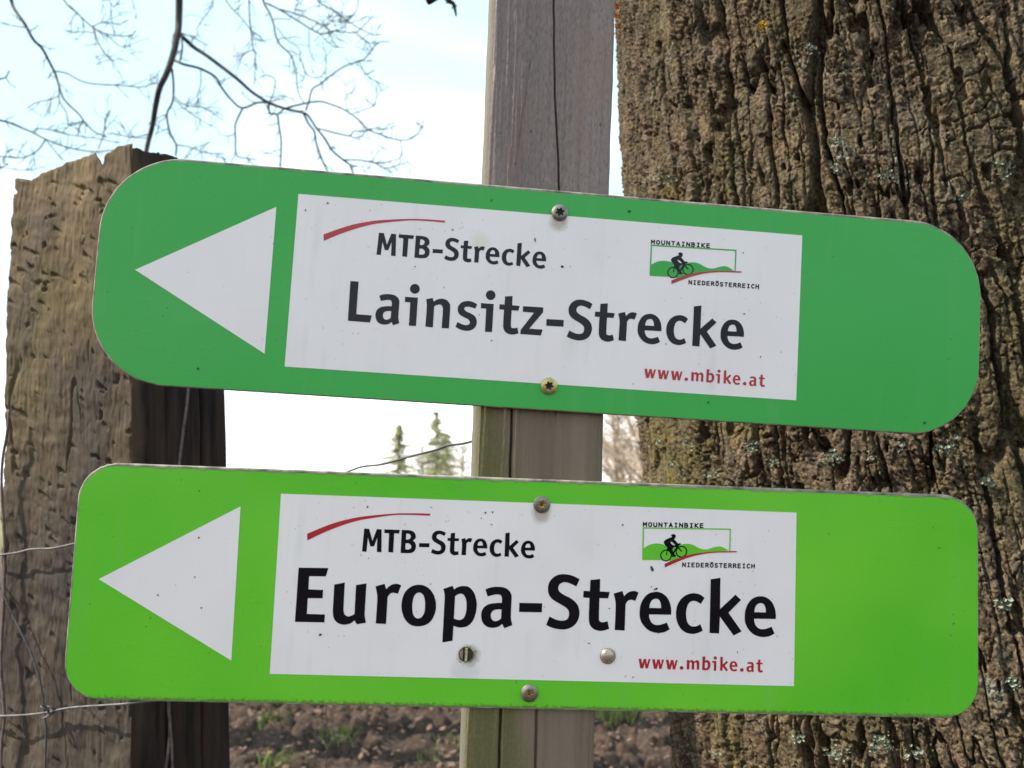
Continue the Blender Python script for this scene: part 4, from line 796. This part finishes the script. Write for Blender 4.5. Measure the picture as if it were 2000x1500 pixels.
# ------------------------------------------------------------------ bare tree hanging into the picture from the left
def make_bare_tree():
    m = Mat('bare_twig_bark', 0.85, 0.25); n = m.noise(30, 4)
    m.color(m.mix(m.ramp(n, [(0.3, 0.0), (0.7, 1.0)]), (0.030, 0.023, 0.022), (0.07, 0.054, 0.048)))
    rnd = random.Random(12)
    tree = empty('bare_tree', (-4.6, 4.6, 0), label='leafless tree with drooping dark twigs against the white sky, upper left', category='tree')
    T0 = np.array([-4.6, 4.6, 0.0])
    F0 = 3.1
    mb = MB(); pts = spline([(0, 0, -0.1), (0.05, 0, 1.2), (0.0, 0.05, 2.6), (0.1, 0.1, 4.2), (0.05, 0.2, 6.0), (0.2, 0.3, 8.0)], 5)
    mb.tube(pts, np.linspace(0.19, 0.04, len(pts)), 12); mb.build('trunk', m.m, tree)
    limb = [np.array(p) for p in spline([(0.0, 0.05, 2.6), (0.6, -0.5, 4.0), (1.6, -1.1, 5.2), (3.0, -1.4, 5.6), (4.4, -1.5, 5.5), (5.2, -1.5, 5.3)], 6)]
    mb = MB(); mb.tube(limb, np.linspace(0.10, 0.03, len(limb)), 9); mb.build('limb', m.m, tree)
    for a in (2.1, 2.9, 4.0, 5.4):
        mb = MB(); d = np.array([math.cos(a), math.sin(a), 0.7]); q = [np.array([0, 0.1, 4.0 + a * 0.4]) + d * t for t in (0, .7, 1.4, 2.2)]
        mb.tube(spline(q, 4), np.linspace(0.07, 0.015, 13), 7)
        for j in range(8):
            b = q[1] + (q[3] - q[1]) * j / 8; e = d + np.array([rnd.uniform(-1, 1) for _ in range(3)]); mb.tube([b, b + e * .4, b + e * .8], [.015, .01, .004], 4)
        mb.build('limb', m.m, tree)
    def tip(): pass
    rad = lambda w: (w + 0.4) * F0 / FPX / 2
    # traced branches: (pixel polyline, width at start, width at end, hangs from the limb?, twig density)
    BR = [
     ([(350, -70), (350, 0), (349, 45), (347, 66), (338, 108), (325, 145), (312, 172), (304, 208), (298, 245), (290, 276), (283, 310), (277, 345)], 19, 9, 1, 1),
     ([(350, 66), (378, 92), (397, 104), (424, 124), (449, 143), (470, 160), (491, 179), (522, 199), (556, 212), (592, 220)], 10, 6, 0, 1),
     ([(592, 220), (602, 226), (618, 250), (634, 270), (649, 294), (670, 312), (686, 325), (690, 345)], 5.5, 3.5, 0, 2),
     ([(590, 216), (603, 242), (614, 257), (618, 281), (629, 312), (641, 337)], 5, 3.5, 0, 2),
     ([(622, 251), (652, 259), (683, 265), (691, 256), (709, 257), (725, 253)], 3.5, 2, 0, 2),
     ([(597, 216), (603, 200), (610, 174), (626, 164), (652, 143), (678, 127), (709, 117), (725, 99), (740, 83), (761, 81)], 4, 1.6, 0, 3),
     ([(556, 212), (582, 205), (621, 198), (647, 204), (675, 216), (704, 237), (717, 252), (746, 264), (782, 274), (808, 268), (825, 247), (827, 231)], 4.5, 1.6, 0, 4),
     ([(524, 201), (527, 221), (541, 224), (545, 247), (549, 273), (549, 299), (547, 326)], 5, 3.5, 0, 2),
     ([(541, 224), (556, 212)], 3.5, 3, 0, 0),
     ([(672, 312), (704, 313), (730, 318), (756, 328), (798, 316)], 3, 1.6, 0, 4),
     ([(756, 328), (768, 343)], 2, 1.5, 0, 0),
     ([(343, 119), (360, 126), (391, 134), (420, 150), (432, 170), (451, 194), (473, 211), (501, 201), (522, 200)], 6, 4, 0, 2),
     ([(474, 211), (460, 242), (460, 268), (462, 303), (482, 309), (500, 312)], 4, 2, 0, 2),
     ([(336, 134), (339, 168), (337, 199), (326, 223), (332, 259), (344, 283), (343, 304)], 5, 3.5, 0, 2),
     ([(344, 283), (370, 287), (400, 298), (437, 300)], 2.2, 1.4, 0, 4),
     ([(355, 70), (356, 96), (352, 118)], 4, 4, 0, 1), ([(352, 64), (375, 72), (407, 90)], 3, 1.6, 0, 1),
     ([(338, 186), (355, 202), (374, 208), (400, 212), (436, 235)], 2.6, 1.4, 0, 3), ([(340, 195), (370, 220), (412, 246)], 2, 1.3, 0, 2), ([(392, 136), (392, 165), (386, 185), (389, 205)], 2, 1.4, 0, 2),
     ([(18, -60), (22, 0), (31, 22), (48, 46), (65, 77), (82, 94), (96, 120), (108, 144), (114, 163), (125, 194), (154, 223), (168, 242), (187, 259), (210, 268)], 9, 2, 1, 4),
     ([(108, 139), (130, 143), (170, 162), (240, 167), (276, 170), (305, 160), (309, 145)], 3, 1.4, 0, 4),
     ([(115, 166), (115, 187), (118, 202), (130, 221), (134, 245), (143, 244)], 2.6, 1.4, 0, 2), ([(115, 187), (100, 194), (72, 200), (52, 212)], 2, 1.3, 0, 2),
     ([(-90, 215), (-40, 225), (0, 235), (19, 240), (62, 258), (89, 272), (132, 288), (182, 296), (230, 292)], 6, 2, 2, 3),
     ([(62, 258), (82, 251), (134, 263), (192, 271), (233, 280)], 2.6, 1.5, 0, 4), ([(89, 273), (72, 295), (43, 308), (0, 305), (-30, 300)], 2.6, 2, 0, 3), ([(91, 275), (122, 313)], 2, 1.5, 0, 1),
     ([(192, 292), (204, 255), (206, 232), (216, 214)], 2, 1.3, 0, 2), ([(290, 262), (262, 268), (240, 265), (220, 260)], 2.5, 1.4, 0, 3), ([(-40, 330), (0, 327), (50, 333), (90, 325)], 2, 1.3, 2, 3),
     ([(-30, 165), (0, 155), (12, 150), (18, 138)], 3.5, 2.5, 2, 0), ([(12, 152), (20, 164), (31, 171)], 1.8, 1.2, 0, 0), ([(-10, 330), (5, 318), (14, 298), (24, 293)], 2.4, 1.4, 2, 1),
     ([(105, -60), (125, 0), (151, 26), (180, 52), (211, 67), (252, 70), (266, 59)], 4.5, 1.5, 1, 3), ([(184, 55), (190, 79), (204, 103), (214, 113), (222, 120)], 2.4, 1.4, 0, 4), ([(180, 52), (204, 43), (238, 50)], 2.2, 1.3, 0, 3), ([(206, 66), (235, 90), (256, 90)], 2, 1.3, 0, 2), ([(183, 64), (165, 62), (140, 62)], 2, 1.3, 0, 2),
     ([(505, -60), (514, 0), (527, 26), (535, 49), (538, 68), (548, 88), (569, 109), (578, 140), (582, 179), (595, 203)], 5.5, 2, 1, 3),
     ([(520, 6), (548, 20), (587, 44), (626, 66), (652, 60), (691, 64), (709, 52), (730, 29)], 4, 1.5, 0, 4), ([(548, 18), (587, 30), (626, 47), (644, 58)], 3, 2, 0, 3), ([(626, 67), (650, 90), (672, 93)], 2, 1.2, 0, 1), ([(603, 58), (605, 100), (616, 120)], 2, 1.2, 0, 1),
     ([(600, -50), (621, 0), (652, 21), (696, 52), (730, 68), (744, 66)], 3.5, 1.5, 1, 5), ([(696, 64), (720, 83), (740, 86)], 2, 1.4, 0, 2),
     ([(540, 52), (560, 78), (584, 95), (588, 120), (600, 145), (618, 152), (634, 140), (636, 105), (630, 85)], 1.8, 1.2, 0, 3),
     ([(484, -60), (486, 0), (489, 52), (495, 96), (499, 112), (497, 166)], 3.5, 1.8, 1, 4), ([(430, -50), (441, 0), (475, 39), (491, 60), (512, 75)], 2.8, 1.6, 1, 3), ([(425, -50), (416, 0), (410, 18), (385, 55), (392, 75)], 2.4, 1.4, 1, 2), ([(495, 97), (475, 108), (463, 135)], 2, 1.3, 0, 2),
     ([(526, 200), (535, 178), (537, 155), (520, 147), (507, 152)], 2.4, 1.6, 0, 0), ([(528, 190), (555, 188), (576, 195)], 2, 1.3, 0, 2),
     ([(690, -50), (700, 0), (690, 30), (665, 45), (670, 20)], 2, 1.2, 1, 4), ([(575, -40), (585, 0), (575, 18), (600, 22)], 2, 1.2, 1, 4), ([(250, -40), (258, -5), (262, 18)], 1.6, 1.2, 1, 1), ([(205, -40), (214, 0), (222, 12), (232, 6)], 2, 1.3, 1, 2),
     ([(678, 217), (676, 186), (690, 183)], 1.6, 1.2, 0, 2), ([(690, 222), (715, 213), (732, 205), (735, 188)], 2, 1.3, 0, 2), ([(735, 255), (752, 250), (762, 240)], 1.8, 1.2, 0, 1), ([(700, 118), (715, 145), (735, 160)], 2, 1.3, 0, 3), ([(782, 275), (785, 300), (775, 312), (735, 318)], 1.8, 1.2, 0, 2)]
    def twig(mbt, p, d, w, n):
        q = [p]; dd = d.copy()
        for _ in range(n):
            dd = dd + np.array([rnd.uniform(-.5, .5), rnd.uniform(-.3, .3), rnd.uniform(-.5, .5)]); dd /= np.linalg.norm(dd); q.append(q[-1] + dd * rnd.uniform(0.014, 0.032))
        mbt.tube(q, np.linspace(w, max(w * 0.6, 0.0011), len(q)), 4)
        return q
    for bi, (pl, wa, wb, src, dens) in enumerate(BR):
        depth = F0 + 0.10 * math.sin(bi * 2.1)
        dz = [depth + (0.05 * math.sin(i * 0.9 + bi)) * (0 if i == 0 else 1) for i in range(len(pl))]
        w3 = [at(x, y, f) - T0 for (x, y), f in zip(pl, dz)]
        if src == 1:
            near = min(limb[6:], key=lambda q: abs(q[0] - w3[0][0])); w3 = [near, (near + w3[0]) / 2 + np.array([0.03, 0, -0.05])] + w3
        elif src == 2:
            w3 = [np.array([0.0, 0.05, w3[0][2] + 0.3]), (w3[0] + np.array([0, .05, w3[0][2] + .25])) / 2] + w3
        P = spline(w3, 4); R = np.linspace(rad(wa), rad(wb), len(P)) * 0.9
        mb = MB(); mb.tube(P, R, 7)
        for k in range(len(P) // 2, len(P)) if dens else ():
            pass
        cnt = dens * 3
        for _ in range(cnt):
            i = rnd.randrange(max(1, len(P) // 3), len(P) - 1); t = np.array(P[i + 1]) - np.array(P[i]); t /= np.linalg.norm(t) + 1e-9
            d = t * 0.6 + np.array([rnd.uniform(-1, 1), rnd.uniform(-.4, .4), rnd.uniform(-1, 1)]); d /= np.linalg.norm(d)
            q = twig(mb, np.array(P[i]), d, min(R[i] * 0.7, rad(1.7)), rnd.randrange(2, 5))
            if rnd.random() < 0.6: twig(mb, q[len(q) // 2], d + np.array([rnd.uniform(-1, 1), 0, rnd.uniform(-1, 1)]), rad(1.2), rnd.randrange(1, 3))
        mb.build('branch', m.m, tree)
    # nearest twig tip dangling at the top edge of the picture
    mb = MB(); A = [at(x, y, 1.6) - T0 for x, y in ((860, -60), (868, -12), (878, 2), (886, 8), (889, 20), (891, 31))]
    P = spline([limb[-1] , (limb[-1] + A[0]) / 2] + A, 4); mb.tube(P, np.linspace(0.010, 0.0022, len(P)), 6)
    for s in ((870, 5), (882, 18), (893, 12)): mb.tube([A[3], at(*s, 1.6) - T0], [0.002, 0.0012], 4)
    mb.build('branch', m.m, tree)
make_bare_tree()

# ------------------------------------------------------------------ far trees
needle = mat_simple('spruce_needles', (0.30, 0.30, 0.15), 0.8, 0.2, 0, 0.35, 2)  # both needle colours lightened, distance haze put into the colour
needle_b = mat_simple('olive_spruce_needles', (0.32, 0.31, 0.17), 0.8, 0.2, 0, 0.35, 2)
far_bark = mat_simple('far_bark', (0.28, 0.22, 0.17), 0.9, 0.2, 0, 0.3, 3)
pale_twigs = mat_simple('glare_pale_twigs', (0.36, 0.28, 0.22), 0.9, 0.2, 0, 0.2, 3)  # far bark and twigs paled, overexposed glare put into the colour
def spruce(px, top_y, F, width, label, seed, mat_):
    rnd = random.Random(seed); top = at(px, top_y, F); H = top[2] + 0.5; base = Vector((top[0], top[1], -0.5))
    t = empty('spruce_tree', base, label=label, category='tree', group='spruces on the skyline')
    mb = MB(); mb.tube([(0, 0, 0), (0.03, 0, H * .5), (0, 0, H)], [H * .016, H * .01, 0.02], 7); mb.build('trunk', far_bark, t)
    mb = MB(); z = H * 0.06
    while z < H * 0.99:
        f = 1 - z / H; L = width * (f ** 0.8) * rnd.uniform(.55, 1.1) + 0.12
        for k in range(rnd.randrange(4, 8)):
            a = rnd.uniform(0, 6.283); l = L * rnd.uniform(0.4, 1.15); ca, sa = math.cos(a), math.sin(a)
            if rnd.random() < 0.25: continue
            n = 7
            for j in range(n):
                u = (j + 0.5) / n * l; dz = -0.22 * u + 0.13 * u * u / max(l, .1); sp = 0.10 + 0.22 * (1 - j / n) * l * 0.5
                for sg in (-1, 1):
                    p = Vector((ca * u, sa * u, z + dz)); tipv = Vector((ca * (u + sp * .6) - sa * sg * sp, sa * (u + sp * .6) + ca * sg * sp, z + dz - rnd.uniform(.05, .30)))
                    w = Vector((-0.0, 0, 0.06 + .05 * rnd.random())); mb.poly([p + w, p - w, tipv])
        z += H * 0.018 + 0.05
    mb.build('crown', mat_, t, False)
def bare(px, top_y, F, spread, label, seed, lean=0.0, r0=0.16):
    rnd = random.Random(seed); top = at(px, top_y, F); H = top[2] + 0.5
    t = empty('bare_far_tree', (top[0], top[1], -0.5), label=label, category='tree', group='leafless trees in the distance')
    tr = [np.array([lean * z / H + 0.06 * math.sin(z * 1.3 + seed), 0.05 * math.cos(z), z]) for z in np.linspace(0, H, 10)]
    mb = MB(); mb.tube(tr, np.linspace(r0, 0.02, 10), 7); mb.build('trunk', far_bark, t)
    mb = MB()
    for k in range(46):
        z = rnd.uniform(H * .15, H * .97); b = np.array([lean * z / H, 0, z]); a = rnd.uniform(0, 6.283); L = spread * (1.15 - z / H) * rnd.uniform(.6, 1.2)
        d = np.array([math.cos(a), math.sin(a), rnd.uniform(.4, 1.1)]); q = [b, b + d * L * .5, b + d * L + np.array([0, 0, .2 * L])]
        mb.tube(q, [r0 * .3, r0 * .16, 0.01], 4)
        for j in range(9):
            p = q[0] + (q[2] - q[0]) * rnd.uniform(.2, 1); e = d + np.array([rnd.uniform(-1, 1) for _ in range(3)]); mb.tube([p, p + e * L * .2, p + e * L * .42], [0.022, .015, .006], 3)
    mb.build('crown', pale_twigs, t, False)
spruce(852, 803, 60, 5.2, 'taller of the two distant spruces seen in the gap beside the post', 3, needle_b)
spruce(779, 828, 56, 3.6, 'shorter distant spruce, left one in the gap between the signs', 5, needle_b)
spruce(872, 846, 66, 4.4, 'dim spruce just behind the taller distant spruce', 8, needle)
bare(903, 868, 62, 1.8, 'small pale leafless tree beside the post in the gap between signs', 2)
bare(826, 872, 75, 1.6, 'faint leafless tree between the two distant spruces', 6)
bare(1193, 740, 34, 1.7, 'pale leafless tree against the right edge of the sign post', 11, 0.2)
bare(1214, 760, 40, 1.9, 'slender pale leafless tree in the middle of the right gap', 12, -0.3)
bare(1246, 700, 28, 1.5, 'forked leafless tree beside the thick trunk in the right gap', 13, 0.35, 0.2)
bare(1228, 730, 55, 2.2, 'distant leafless tree behind the others in the right gap', 14)
bare(1205, 770, 60, 2.4, 'farthest pale leafless tree in the right gap', 15)
bare(1255, 780, 48, 2.0, 'leafless tree partly hidden by the thick trunk', 16)

# ------------------------------------------------------------------ grass tufts and fallen leaves on the soil
def make_litter():
    rnd = random.Random(5); g = MB()
    for px, py, n, s in ((522, 1402, 70, .07), (668, 1426, 60, .06), (650, 1430, 25, .05), (540, 1480, 50, .06), (880, 1432, 16, .04), (1185, 1394, 50, .08), (1220, 1396, 30, .08), (845, 1470, 16, .05)):
        d = ray(px, py); t = -1.52 / d[2]; c = CAM + d * t
        for k in range(n):
            x, y = c[0] + rnd.gauss(0, .06), c[1] + rnd.gauss(0, .07); a = rnd.uniform(0, 6.28); h = s * rnd.uniform(.5, 1.2); w = 0.004
            bx, by = math.cos(a) * w, math.sin(a) * w; lx, ly = rnd.gauss(0, .035), rnd.gauss(0, .035)
            g.poly([(x - bx, y - by, -0.02), (x + bx, y + by, -0.02), (x + lx * .5 + bx * .7, y + ly * .5 + by * .7, h * .6), (x + lx, y + ly, h), (x + lx * .5 - bx * .7, y + ly * .5 - by * .7, h * .6)])
    m = mat_simple('fresh_grass', (0.15, 0.20, 0.045), 0.6, 0.3, 0, 0.3, 15)
    g.build('grass', m, None, False, label='small tufts of fresh green grass on the bare soil', category='grass', kind='stuff')
    l = MB()
    for k in range(2200):
        x, y = rnd.uniform(-2.6, 1.9), rnd.uniform(3.6, 8.5); z = 0.03 + rnd.uniform(-.02, .05); s = rnd.uniform(.01, .03); a = rnd.uniform(0, 6.28); t1, t2 = rnd.uniform(-.5, .5), rnd.uniform(-.5, .5)
        ux = Vector((math.cos(a), math.sin(a), t1)) * s; vx = Vector((-math.sin(a), math.cos(a), t2)) * s * .55; c = Vector((x, y, z)); up = Vector((0, 0, s * .25))
        l.poly([c - ux, c - ux * .3 - vx + up * .5, c + ux * .5 - vx * .8 + up * .3, c + ux + up]); l.poly([c - ux, c + ux + up, c + ux * .5 + vx * .8 + up * .6, c - ux * .3 + vx + up * .2])
    ml = mat_simple('dead_leaves', (0.14, 0.085, 0.058), 0.8, 0.2, 0, 0.45, 9)
    l.build('fallen_leaves', ml, None, False, label='brown fallen leaves scattered over the bare soil', category='leaves', kind='stuff')
make_litter()
